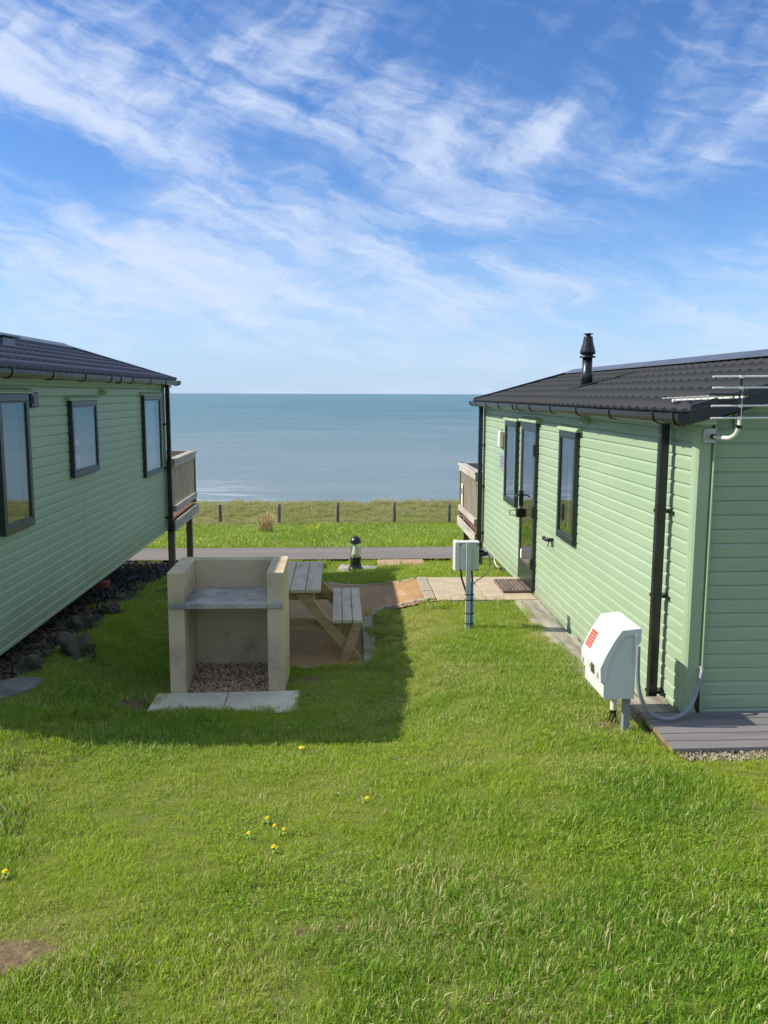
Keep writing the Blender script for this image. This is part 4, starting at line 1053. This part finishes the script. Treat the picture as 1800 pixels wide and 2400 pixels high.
def spline(pts, n=8):
    P = [Vector(p) for p in pts]; P = [P[0]*2-P[1]] + P + [P[-1]*2-P[-2]]; out = []
    for i in range(1, len(P)-2):
        for k in range(n):
            t = k/n; a, b, c, d = P[i-1], P[i], P[i+1], P[i+2]
            out.append(.5*((2*b)+(c-a)*t+(2*a-5*b+4*c-d)*t*t+(3*b-3*c+d-a)*t**3))
    out.append(P[-2]); return out
CT = Thing('conduit_hose', 'grey conduit looping from the meter box to the caravan end wall', 'conduit', (2.15, 5.3, -2.14))
m = MB(); m.tube(spline([(1.912, 5.215, -1.60), (1.914, 5.215, -1.72), (1.922, 5.22, -1.84), (1.95, 5.23, -1.95), (2.02, 5.25, -2.06), (2.15, 5.28, -2.118), (2.275, 5.31, -2.095), (2.345, 5.34, -2.02), (2.395, 5.38, -1.925), (2.425, 5.41, -1.84), (2.432, 5.44, -1.825), (2.432, 5.47, -1.84)]), .0135, 12); CT.part('hose', m, 'conduit')
m = MB(); m.tube([(2.432, 5.455, -1.845), (2.430, 5.475, -1.90)], .022, 10); CT.part('hose_gland', m, 'brass')
m = MB(); m.tube(spline([(2.425, 5.462, -1.90), (2.42, 5.455, -2.0), (2.415, 5.445, -2.09), (2.43, 5.44, -2.135)]), .012, 8); CT.part('earth_cable', m, 'black')

# ------------------------------------------------------------------ step deck at the near end of the right caravan
DT = Thing('step_deck', 'low grey grooved timber deck at the near end of the right caravan', 'deck', (3.4, 5.15, -2.18))
zd = -2.143
for k in range(5):
    ya = 4.872+k*.119
    m = MB(); w = .108; ng = 7; pr = []
    for g in range(ng):
        a = ya+w*g/ng; b = a+w/ng
        pr += [(a+.0015, zd), (b-.0045, zd), (b-.0035, zd-.004), (b-.0005, zd-.004)]
    pr = [(ya, zd-.004)] + pr + [(ya+w, zd-.004), (ya+w, zd-.028), (ya, zd-.028)]
    xs0 = 2.033+random.uniform(-.004, .004)
    m.prism(pr, xs0, 4.85, 'x'); o = DT.part('plank', m, 'plank')
    m = MB(); m.box(xs0-.0025, xs0-.0005, ya+.002, ya+w-.002, zd-.027, zd-.004); DT.part('plank_end', m, 'plank_end', o)
DT.box('front_bearer', 'plank', 2.06, 4.85, 4.885, 4.93, zd-.12, zd-.0285); DT.box('side_bearer', 'kerbwood', 2.045, 2.09, 4.94, 5.44, zd-.15, zd-.0285)
for xs0 in (2.75, 3.45, 4.15): DT.box('joist', 'kerbwood', xs0, xs0+.045, 4.94, 5.44, zd-.12, zd-.0285)
pts = []
for _ in range(1500):
    x, y = random.uniform(2.06, 3.4), random.uniform(4.74, 4.95); pts.append((x, y, gz(x, y)+.004+random.uniform(0, .012)))
chips('gravel_strip', 'pale gravel strip under the front of the grey deck', 'chips', pts, .006, .015, loc=(2.6, 4.85, -2.2))

# ------------------------------------------------------------------ old sleepers laid along the right caravan
def sleeper(name, label, cx, y0, y1, zt_, w, mat, rz, seed, th=.16):
    r2 = random.Random(seed); n = 14; v = []
    for i in range(n+1):
        y = y0+(y1-y0)*i/n
        for (x, z) in ((-w/2, -th), (-w/2, -.012), (-w/2+.014, 0), (w/2-.014, 0), (w/2, -.012), (w/2, -th)):
            v.append((cx+x+r2.uniform(-.006, .006)+(y-y0)*rz, y, zt_+z+r2.uniform(-.006, .006)))
    m = MB(); f = [(i*6+k, i*6+k+1, (i+1)*6+k+1, (i+1)*6+k) for i in range(n) for k in range(5)]
    m.add(v, f); m.add(v, [tuple(range(6))[::-1], tuple(range(n*6, n*6+6))])
    return single(name, m, mat, label, 'sleeper', (cx, (y0+y1)/2, zt_-th), 'old sleepers edging the right caravan')
sleeper('sleeper', 'lichen covered sleeper next to the cream path slabs', 2.165, 8.13, 9.64, -2.388, .30, 'sleeper', .012, 1)
sleeper('sleeper', 'pale grey middle sleeper crossed by the hook-up box shadow', 2.155, 6.75, 8.11, -2.358, .31, 'sleeper', .010, 2)
sleeper('sleeper', 'worn sleeper behind the white meter box', 2.155, 5.80, 6.72, -2.315, .31, 'sleeper', -.01, 3)
sleeper('timber_block', 'mossy timber block beneath the black downpipe beside the deck', 2.175, 5.50, 5.79, -2.155, .30, 'sleeper', 0, 4, .2)

# door mat of rolled rubber
DM = Thing('door_mat', 'brown ribbed rubber door mat on the cream slabs', 'door mat', (2.155, 10.32, -2.385))
m = MB(); m.box(1.975, 2.335, 10.01, 10.63, -2.383, -2.370, ch=.002)
for q in ((1.968, 2.342, 10.0, 10.03), (1.968, 2.342, 10.61, 10.64)): m.box(*q, -2.383, -2.352, ch=.005)
for q in ((1.968, 1.992, 10.03, 10.61), (2.318, 2.342, 10.03, 10.61)): m.box(*q, -2.383, -2.352, ch=.005)
DM.part('mat_frame', m, 'mat_rubber')
for i in range(6):
    for j in range(5):
        x = 2.012+.0435*i+.012; y = 10.035+.115*j
        m = MB(); m.tube([(x, y+.004, -2.368), (x, y+.02, -2.360), (x, y+.095, -2.360), (x, y+.111, -2.368)], [.008, .0175, .0175, .008], 8); DM.part('rib', m, 'mat_rubber')

# waste pipes under the far corner of the right caravan
WP = Thing('waste_pipe', 'thin white waste pipes below the far end of the right caravan', 'pipe', (2.55, 12.9, gz(2.5, 12.9)))
for pts_ in ([(2.46, 13.2, -2.42), (2.45, 13.15, -2.62), (2.50, 13.0, -2.70), (2.75, 12.8, -2.70)], [(2.92, 12.9, -2.42), (2.86, 12.85, -2.60), (2.75, 12.8, -2.70)]):
    m = MB(); m.tube(spline(pts_, 5), .016, 8); WP.part('pipe_run', m, 'white')
pts = []
for _ in range(900):
    x, y = random.uniform(2.3, 4.6), random.uniform(11.1, 13.6); pts.append((x, y, gz(x, y)+.01))
chips('gravel_bed', 'dark gravel under the right caravan behind the path slabs', 'slate', pts, .015, .035, loc=(3.3, 12.3, -2.6))

# ------------------------------------------------------------------ television aerial
AT = Thing('tv_aerial', 'television aerial with silver rods on a cranked arm at the caravan corner', 'aerial', (2.41, 5.2, -.26))
m = MB(); m.box(2.36, 2.435, 5.425, 5.450, -.31, -.215, ch=.003); AT.part('wall_bracket', m, 'galv')
m = MB(); m.tube(spline([(2.40, 5.43, -.266), (2.405, 5.36, -.268), (2.408, 5.26, -.268), (2.415, 5.17, -.262), (2.422, 5.11, -.23), (2.425, 5.085, -.175)], 6), .0135, 12); AT.part('cranked_arm', m, 'alu')
m = MB(); m.tube([(2.402, 5.40, -.267), (2.403, 5.37, -.268)], .019, 10); m.tube([(2.4235, 5.095, -.195), (2.425, 5.087, -.178)], .020, 10); AT.part('arm_collar', m, 'black')
m = MB(); m.tube([(2.425, 5.085, -.19), (2.422, 5.085, .03)], .011, 10); mast = AT.part('mast', m, 'alu')
m = MB(); m.box(2.398, 2.412, 5.045, 5.065, -.15, .125, ch=.002); AT.part('reflector_spine', m, 'black')
for z in (.108, .042, -.066, -.139):
    m = MB(); m.tube([(2.405-.175, 5.05, z-.001), (2.405+.175, 5.05, z+.002)], .0058, 8); AT.part('reflector_rod', m, 'alu')
    m = MB(); m.box(2.394, 2.416, 5.038, 5.046, z-.009, z+.009); AT.part('rod_clip', m, 'alu')
b0, b1 = Vector((2.41, 5.02, -.012)), Vector((2.30, 5.80, -.035))
m = MB(); dv = (b1-b0).normalized(); sd_ = dv.cross(Vector((0, 0, 1))).normalized(); m.obox((b0+b1)/2, dv, sd_, sd_.cross(dv), (b1-b0).length, .012, .012); AT.part('boom', m, 'alu')
m = MB(); m.obox(b1+dv*.004, dv, sd_, sd_.cross(dv), .016, .026, .026); AT.part('boom_cap', m, 'paper')
m = MB(); m.box(2.24, 2.53, 5.10, 5.128, -.006, .010, ch=.004); AT.part('dipole', m, 'black')
nd = 9
for k in range(nd):
    t = .16+.82*k/(nd-1); c = b0.lerp(b1, t); h = .115-.018*t
    m = MB(); m.tube([c+sd_*h+Vector((0, 0, .009)), c-sd_*h+Vector((0, 0, .009))], .0046, 6); AT.part('director_rod', m, 'alu')
m = MB(); m.tube(spline([(2.43, 5.09, .0), (2.45, 5.10, .03), (2.49, 5.12, .055), (2.50, 5.13, .05), (2.47, 5.12, .015), (2.44, 5.10, -.02)], 5), .0035, 6); AT.part('coax_cable', m, 'black')

# ------------------------------------------------------------------ wire fence on the bank
FX = [-15.0, -12.5, -10.0, -7.55, -5.09, -2.60, -.11, 2.34, 4.72, 7.2, 9.7, 12.2]
FT = Thing('wire_fence', 'post and wire fence along the grassy cliff top', 'fence', (-.1, 36.3, gz(-.1, 36.3)))
for x in FX:
    h = .86+random.uniform(-.05, .05); g = gz(x, 36.3); lx, ly = random.uniform(-.02, .02), random.uniform(-.02, .02)
    m = MB(); m.tube([(x, 36.3, g-.3), (x+lx*.5, 36.3+ly*.5, g+h*.5), (x+lx, 36.3+ly, g+h-.01), (x+lx, 36.3+ly, g+h)], [.085, .083, .08, .072], 10); FT.part('post', m, 'fence_post')
for q in (.15, .35, .55, .74):
    m = MB(); m.tube([(x, 36.22, gz(x, 36.3)+q) for x in FX], .005, 5); FT.part('wire', m, 'wire')

# ------------------------------------------------------------------ rubble along the foot of the left caravan
def rock(label, x, y, z, sx, sy, sz, seed, mat='rock', name='rock'):
    r2 = random.Random(seed); bm = bmesh.new(); bmesh.ops.create_icosphere(bm, subdivisions=4, radius=1)
    from mathutils import noise as mn
    of = Vector((r2.uniform(0, 50), r2.uniform(0, 50), r2.uniform(0, 50)))
    for v in bm.verts:
        p = v.co.copy(); k = 1+.55*mn.noise(p*1.1+of)+.28*mn.noise(p*2.6+of)+.12*mn.noise(p*6+of)
        q = Vector((max(-.80, min(.80, p.x)), max(-.78, min(.78, p.y)), max(-.7, min(.78, p.z))))*k
        v.co = (q.x*sx, q.y*sy, q.z*sz)
    me = bpy.data.meshes.new(name); bm.to_mesh(me); bm.free(); me.materials.append(M[mat])
    o = link(name, me); o.location = (x, y, z); o.rotation_euler = (r2.uniform(-.2, .2), r2.uniform(-.2, .2), r2.uniform(0, 6.28))
    return tag(o, label, 'rock', 'rocks along the left caravan')
rocks = [(-2.36, 7.55, .15, .20, .17, 'broad mossy rock in the shaded grass left of the barbecue'), (-2.60, 8.55, .12, .14, .14, 'dark rock tucked under the middle of the left caravan'),
         (-2.52, 9.35, .10, .13, .12, 'rounded rock beside the red brick under the left caravan'), (-2.62, 10.2, .10, .12, .08, 'low rock at the edge of the slate chips'),
         (-2.56, 7.0, .12, .15, .13, 'jagged rock behind the broken grey slab'), (-2.28, 10.9, .08, .10, .07, 'small pale rock where grass meets slate chips')]
for i, (x, y, a, b, c, lb) in enumerate(rocks): rock(lb, x, y, gz(x, y)-c*.05, a, b, c, 40+i)
m = MB(); z_ = gz(-2.5, 6.35)+.028; m.prism([(-2.78, 6.05), (-2.58, 5.99), (-2.36, 6.33), (-2.34, 6.60), (-2.52, 6.64), (-2.80, 6.45)], z_-.06, z_, 'z'); single('broken_slab', m, 'greyslab', 'broken grey slab on the shaded ground at the left edge', 'slab', (-2.5, 6.35, z_))
m = MB(); z_ = gz(-2.70, 9.95); m.box(-2.80, -2.715, 9.90, 10.06, -2.262, -2.195, ch=.006); single('brick', m, 'brick', 'red brick packed beneath the left caravan', 'brick', (-2.71, 9.95, z_))
pts = []
for _ in range(5200):
    x, y = random.uniform(-6.2, -1.9), random.uniform(10.4, 16.3)
    if x > -2.66 + .12*float(wob(x, y, 2)) + .20*max(0, y-11.6): continue
    pts.append((x, y, gz(x, y)+random.uniform(0, .02)))
chips('slate_gravel', 'dark slate chips under the far end of the left caravan', 'slate', pts, .02, .055, .5, loc=(-3.8, 13.4, -2.9))
pts = []
for _ in range(2600):
    x, y = random.uniform(-3.4, -2.2), random.uniform(5.9, 10.8)
    if x > -2.58+.12*float(wob(x, y, 3)): continue
    pts.append((x, y, gz(x, y)+random.uniform(0, .015)))
chips('rubble', 'loose stony rubble along the foot of the left caravan', 'earth', pts, .010, .045, .6, loc=(-2.8, 8.4, -2.4))

# ------------------------------------------------------------------ grass (instanced tufts; the source tufts live outside the scene)
def tuft_mesh(name, n, size, hmin, hmax, w, lean, mat, seed, dryfrac=.0):
    r2 = np.random.default_rng(seed); v = []; f = []; bl = []; hh = []
    for i in range(n):
        x, y = r2.uniform(-size/2, size/2, 2); h = r2.uniform(hmin, hmax)*(1.0 if r2.random() > .12 else 1.35); a = r2.uniform(0, 6.283); le = r2.uniform(.15, 1.0)*lean*h
        dx, dy = math.cos(a), math.sin(a); b = a+1.57+r2.normal(0, .5); wx, wy = math.cos(b)*w/2, math.sin(b)*w/2
        k = len(v); q = r2.random()
        for t, ww in ((0, 1), (.45, .9), (.8, .55)):
            cx = x+dx*le*t*t; cy = y+dy*le*t*t; cz = h*(t-.22*t*t*min(1, lean))
            v += [(cx-wx*ww, cy-wy*ww, cz-.008 if t == 0 else cz), (cx+wx*ww, cy+wy*ww, cz-.008 if t == 0 else cz)]; hh += [t, t]; bl += [q, q]
        v.append((x+dx*le, y+dy*le, h*(1-.22*min(1, lean)))); hh.append(1); bl.append(q)
        f += [(k, k+1, k+3, k+2), (k+2, k+3, k+5, k+4), (k+4, k+5, k+6)]
    me = bpy.data.meshes.new(name); me.from_pydata(v, [], f)
    for nm, val in (('bl', bl), ('hh', hh)):
        at = me.attributes.new(nm, 'FLOAT', 'POINT'); at.data.foreach_set('value', np.array(val, np.float32))
    me.polygons.foreach_set('use_smooth', [True]*len(f)); me.materials.append(M[mat]); me.update()
    return me

def scatter(name, label, cat, X, Y, Z, scl, tint, dry, meshes, tilt=.1):
    n = len(X); me = bpy.data.meshes.new(name)
    me.vertices.add(n); me.vertices.foreach_set('co', np.stack([X, Y, Z], 1).astype(np.float32).ravel())
    rot = np.stack([rng.normal(0, tilt, n), rng.normal(0, tilt, n), rng.uniform(0, 6.283, n)], 1).astype(np.float32)
    a = me.attributes.new('rot', 'FLOAT_VECTOR', 'POINT'); a.data.foreach_set('vector', rot.ravel())
    for nm, val in (('scl', scl), ('tint', tint), ('dry', dry)):
        a = me.attributes.new(nm, 'FLOAT', 'POINT'); a.data.foreach_set('value', np.asarray(val, np.float32))
    a = me.attributes.new('idx', 'INT', 'POINT'); a.data.foreach_set('value', rng.integers(0, len(meshes), n).astype(np.int32))
    me.update()
    src = bpy.data.collections.new(name+'_tufts')
    for i, t in enumerate(meshes): src.objects.link(bpy.data.objects.new('%s_tuft_%02d' % (name, i), t))
    g = bpy.data.node_groups.new(name+'_scatter', 'GeometryNodeTree')
    g.interface.new_socket('Geometry', in_out='INPUT', socket_type='NodeSocketGeometry'); g.interface.new_socket('Geometry', in_out='OUTPUT', socket_type='NodeSocketGeometry')
    N = g.nodes; L = g.links
    gi = N.new('NodeGroupInput'); go = N.new('NodeGroupOutput'); ins = N.new('GeometryNodeInstanceOnPoints'); ci = N.new('GeometryNodeCollectionInfo')
    ci.inputs['Collection'].default_value = src; ci.inputs['Separate Children'].default_value = True; ci.inputs['Reset Children'].default_value = True
    ins.inputs['Pick Instance'].default_value = True
    def na(nm, dt):
        k = N.new('GeometryNodeInputNamedAttribute'); k.data_type = dt; k.inputs['Name'].default_value = nm; return k.outputs['Attribute']
    L.new(gi.outputs[0], ins.inputs['Points']); L.new(ci.outputs[0], ins.inputs['Instance'])
    L.new(na('idx', 'INT'), ins.inputs['Instance Index']); L.new(na('rot', 'FLOAT_VECTOR'), ins.inputs['Rotation']); L.new(na('scl', 'FLOAT'), ins.inputs['Scale'])
    L.new(ins.outputs[0], go.inputs[0])
    o = link(name, me); md = o.modifiers.new('scatter', 'NODES'); md.node_group = g
    return tag(o, label, cat, kind='stuff')

def allowed(X, Y):
    ok = ~inside(PATH, X, Y)
    ok &= ~((X > 1.0) & (X < 2.36) & (Y > 9.67) & (Y < 10.95))                     # door slabs
    ok &= ~((X > -1.585) & (X < -.325) & (Y > 6.53) & (Y < 7.12))                  # barbecue slabs
    ok &= ~((X > -1.47) & (X < -.46) & (Y > 7.0) & (Y < 7.86))
    ok &= ~((X > 2.01) & (Y > 4.80) & (Y < 5.6))                                   # step deck
    ok &= ~((X > 2.00) & (Y > 5.4) & (Y < 9.75))                                   # sleepers
    ok &= ~((X > 2.36) & (Y > 5.3) & (Y < 13.8))
    ok &= ~((Y > 16.42) & (Y < 19.66))                                             # road
    ok &= ~inside([(-.12, 13.74), (.49, 13.68), (.64, 14.40), (.03, 14.58)], X, Y)
    ok &= ~((X > .69) & (X < 1.56) & (Y > 15.04) & (Y < 15.63))
    ok &= ~inside([(-2.78, 6.05), (-2.58, 5.99), (-2.36, 6.33), (-2.34, 6.60), (-2.52, 6.64), (-2.80, 6.45)], X, Y)
    ok &= ~((X < -2.66+.20*np.clip(Y-11.6, 0, 9)) & (Y > 10.4) & (Y < 16.3) & (X > -6.3))
    ok &= ~((X < -2.9) & (Y > 5.6) & (Y < 14))
    return ok

def points(density, x0, x1, y0, y1, view=True):
    n = int(density*(x1-x0)*(y1-y0)); X = rng.uniform(x0, x1, n); Y = rng.uniform(y0, y1, n)
    if view:
        k = np.abs(X-.052*Y) < .52*Y+1.9; X, Y = X[k], Y[k]
    k = allowed(X, Y); return X[k], Y[k]

def lushness(X, Y):
    a = .36+.52*wob(X, Y, 1.1)+.45*wob(X+5, Y-3, 3.3)+.25*wob(X-3, Y, 9)
    g = lambda cx, cy, rx, ry: np.exp(-((X-cx)/rx)**2-((Y-cy)/ry)**2)
    a = a+.75*g(1.75, 3.7, .5, .65)+.7*g(1.9, 4.45, .5, .16)+.35*g(-.2, 3.35, .7, .12)+.25*g(.6, 3.0, .8, .15)-.35*g(.6, 6.2, .7, 1.2)-.2*g(-.4, 4.9, 1.5, .5)-.5*g(1.0, 8.9, .35, .6)
    return np.clip(a, 0, 1)
def dryness(X, Y):
    g = lambda cx, cy, rx, ry: np.exp(-((X-cx)/rx)**2-((Y-cy)/ry)**2)
    d = .09+.16*wob(X+9, Y, 2.3)+.16*wob(X, Y+4, 6)+.08*wob(X, Y-4, 13)
    d = d+.40*g(.85, 8.7, .35, .9)+.30*g(1.0, 7.0, .35, .5)+.22*g(.4, 3.4, .5, .2)+.25*g(-1.2, 2.9, .4, .25)+.3*g(1.5, 4.75, .2, .08)+.35*g(1.75, 5.5, .3, .3)+.22*g(1.9, 7.5, .12, 1.6)+.16*g(-1.9, 4.9, .8, .3)+.15*g(.3, 2.9, .6, .2)
    return np.clip(d, 0, .9)

near = [tuft_mesh('lawn', 240, .18, .010, .027, .0024, 1.0, 'grass', 100+i) for i in range(8)]
X, Y = points(185, -4.8, 4.6, 1.0, 9.6)
k = rng.random(len(X)) > bare_patch(X, Y)*1.7; X, Y = X[k], Y[k]
lu = lushness(X, Y); dr = dryness(X, Y)
scatter('lawn_grass', 'short mown lawn grass of the near slope', 'grass', X, Y, zt(X, Y)-.002, rng.uniform(.65, 1.15, len(X))*(.80+.75*lu)*np.clip(1+.45*wob(X, Y, 7)+.3*wob(X+2, Y, 15), .55, 1.6), lu, dr, near)
def weed_mesh(name, n, size, seed):
    r2 = np.random.default_rng(seed); v = []; f = []; bl = []; hh = []
    for i in range(n):
        x, y = r2.uniform(-size/2, size/2, 2); z = r2.uniform(.010, .026); r = r2.uniform(.0028, .0055); a = r2.uniform(0, 6.28); k = len(v); q = r2.random()*.6
        tx, ty = r2.normal(0, .35, 2)
        for j in range(6):
            b = a+6.283*j/6; e = r*(1.5 if j % 3 == 0 else .8); v.append((x+e*math.cos(b), y+e*math.sin(b), z+e*(math.cos(b)*tx+math.sin(b)*ty))); bl.append(q); hh.append(1)
        f.append(tuple(range(k, k+6)))
    me = bpy.data.meshes.new(name); me.from_pydata(v, [], f)
    for nm, val in (('bl', bl), ('hh', hh)):
        at = me.attributes.new(nm, 'FLOAT', 'POINT'); at.data.foreach_set('value', np.array(val, np.float32))
    me.materials.append(M['grass']); me.update(); return me
weeds = [weed_mesh('weed', 60, .17, 500+i) for i in range(5)]
X, Y = points(60, -2.9, 3.4, 1.6, 7.5)
k = (wob(X-4, Y+7, 2.1) > .42) | (rng.random(len(X)) < .05) | ((np.hypot((X+.38)/.28, (Y-3.9)/.25) < 1) & (rng.random(len(X)) < .5)); X, Y = X[k], Y[k]
scatter('clover_patches', 'small broad-leaved clover and weeds in the near lawn', 'weeds', X, Y, zt(X, Y), rng.uniform(.8, 1.2, len(X)), np.clip(.55+.3*wob(X, Y, 3), 0, 1), np.zeros(len(X)), weeds)
far = [tuft_mesh('far_lawn', 130, .34, .025, .06, .006, .8, 'grass', 200+i) for i in range(6)]
X, Y = points(26, -9, 9, 9.5, 16.5)
k = rng.random(len(X)) > bare_patch(X, Y)*1.25; X, Y = X[k], Y[k]
scatter('verge_grass', 'mown grass round the bollard lamp and path', 'grass', X, Y, zt(X, Y)-.002, rng.uniform(.8, 1.15, len(X)), np.clip(.45+.35*wob(X, Y, 1.2), 0, 1), dryness(X, Y)*.6, far)
strip = [tuft_mesh('strip', 150, .8, .05, .13, .014, .8, 'grass', 300+i) for i in range(6)]
X, Y = points(7.0, -22, 22, 19.6, 35.2)
scatter('strip_grass', 'mown grass strip between the road and the fence bank', 'grass', X, Y, zt(X, Y)-.005, rng.uniform(.7, 1.2, len(X)), np.clip(.72+.45*wob(X, Y, .5)+.3*wob(X, Y, 2), 0, 1), .10+.10*wob(X, Y, .8), strip)
tall = [tuft_mesh('tall', 90, .75, .16, .46, .016, .75, 'tall', 400+i) for i in range(6)]
X, Y = points(8.5, -26, 26, 34.6, 43.6)
hf = sm(34.6, 36.2, Y); dr = np.clip(.34+.46*sm(35.2, 37.5, Y)-.32*sm(1, 6, X)+.32*wob(X, Y, .55), 0, .95)
scatter('bank_grass', 'long straw and green grass on the cliff top bank', 'grass', X, Y, zt(X, Y)-.01, rng.uniform(.35, .80, len(X))*(.35+.30*hf+.25*sm(37.2, 39.5, Y)), np.clip(.3+.4*wob(X, Y, .9), 0, 1), dr, tall)

# dry straw clump on the strip
def clump(name, label, x, y, n, hmin, hmax, r, mat, w, lean, cat):
    m = MB(); z = gz(x, y)
    for i in range(n):
        a = random.uniform(0, 6.283); q = r*math.sqrt(random.random())*.55; bx_, by_ = x+q*math.cos(a), y+q*math.sin(a); h = random.uniform(hmin, hmax)*(1-.5*q/r); l = random.uniform(.05, 1)**1.6*lean
        dx, dy = math.cos(a)*l, math.sin(a)*l; wx, wy = -math.sin(a)*w/2, math.cos(a)*w/2
        pts = [(bx_, by_, z-.02), (bx_+dx*.25, by_+dy*.25, z+h*.55), (bx_+dx*.7, by_+dy*.7, z+h*.92), (bx_+dx, by_+dy, z+h*(1-.35*l))]
        v = []
        for j, p in enumerate(pts): ww = (1, .9, .6, .1)[j]; v += [(p[0]-wx*ww, p[1]-wy*ww, p[2]), (p[0]+wx*ww, p[1]+wy*ww, p[2])]
        m.add(v, [(0, 1, 3, 2), (2, 3, 5, 4), (4, 5, 7, 6)], True)
    return single(name, m, mat, label, cat, (x, y, z))
clump('straw_clump', 'tall clump of dry straw-coloured grass on the strip before the fence', -2.50, 28.9, 340, .25, 1.0, .30, 'straw', .016, .62, 'grass clump')
# yellow spring flowers far off: one mass
m = MB()
for _ in range(520):
    x = random.uniform(-9, 8); y = random.choice((random.gauss(32.5, 1.4), random.uniform(21, 34)))
    if x > 1 and random.random() < .6: continue
    z = gz(x, y)+.10; s = random.uniform(.018, .038); k = len(m.v)
    m.add([(x-s, y, z-s*.3), (x, y-s, z), (x+s, y, z-s*.2), (x, y+s, z+s*.5), (x, y, z+s*.6)], [(0, 1, 4), (1, 2, 4), (2, 3, 4), (3, 0, 4)])
single('strip_flowers', m, 'petal', 'scattered yellow flowers on the far grass strip', 'flowers', (0, 30, -4.9), kind='stuff')

# dandelions and a daisy in the near lawn
def flower(name, label, x, y, h, r, petal, group=None, n=22):
    r *= .78; h *= .75; z = gz(x, y); T = Thing(name, label, 'flower', (x, y, z), 0, group)
    m = MB(); tx, ty = x+random.uniform(-.01, .01), y+random.uniform(-.01, .01); m.tube([(x, y, z-.01), ((x+tx)/2, (y+ty)/2, z+h*.5), (tx, ty, z+h)], .0018, 5); T.part('stalk', m, 'stalk')
    m = MB()
    for ring, (rr, dz, cnt) in enumerate(((r, 0, n), (r*.7, .004, n-4), (r*.4, .008, 10))):
        for k in range(cnt):
            a = 6.283*k/cnt+ring*.2+random.uniform(-.08, .08); w = rr*.16; c, s_ = math.cos(a), math.sin(a)
            m.add([(tx+c*.001-s_*w*.4, ty+s_*.001+c*w*.4, z+h+dz), (tx+c*rr-s_*w, ty+s_*rr+c*w, z+h+dz+.003), (tx+c*rr+s_*w, ty+s_*rr-c*w, z+h+dz+.003), (tx+c*.001+s_*w*.4, ty+s_*.001-c*w*.4, z+h+dz)], [(0, 1, 2, 3)])
    T.part('petals', m, petal)
    for k in range(6):
        a = 6.283*k/6+random.uniform(-.4, .4); L_ = random.uniform(.018, .034); c, s_ = math.cos(a), math.sin(a); w = .007; m = MB(); v = []
        for j, (t_, ww, zz) in enumerate(((0, .3, .006), (.35, .8, .022), (.7, 1.0, .026), (1.0, .1, .014))):
            v += [(x+c*L_*t_-s_*w*ww, y+s_*L_*t_+c*w*ww, z+zz), (x+c*L_*t_+s_*w*ww, y+s_*L_*t_-c*w*ww, z+zz)]
        m.add(v, [(0, 1, 3, 2), (2, 3, 5, 4), (4, 5, 7, 6)], True); T.part('leaf', m, 'leaf')
    m = MB(); m.lathe([(.001, z+h-.006), (r*.32, z+h-.003), (r*.30, z+h+.006), (.001, z+h+.010)], tx, ty, 10); T.part('flower_head', m, 'petal')
    return T
G = 'dandelions in the near lawn'
flower('dandelion', 'largest dandelion, just in the sun at the shadow edge', -.256, 5.33, .055, .026, 'petal', G)
flower('dandelion', 'lone dandelion right of the lawn middle', .134, 4.33, .045, .017, 'petal', G)
flower('dandelion', 'rearmost dandelion of the small group', -.378, 4.06, .05, .015, 'petal', G)
flower('dandelion', 'dandelion near the middle of the small group, left of its twin', -.317, 3.95, .05, .014, 'petal', G)
flower('dandelion', 'rightmost dandelion of the small group', -.286, 3.90, .045, .013, 'petal', G)
flower('dandelion', 'leftmost dandelion of the small group', -.447, 3.88, .05, .013, 'petal', G)
flower('dandelion', 'dandelion nearest the viewer in the small group', -.306, 3.71, .045, .016, 'petal', G)
flower('dandelion', 'dandelion at the left edge of the picture', -1.437, 3.50, .05, .017, 'petal', G)
flower('daisy', 'white daisy in the bottom right corner of the lawn', 1.295, 2.34, .045, .013, 'daisy_petal', None, 18)
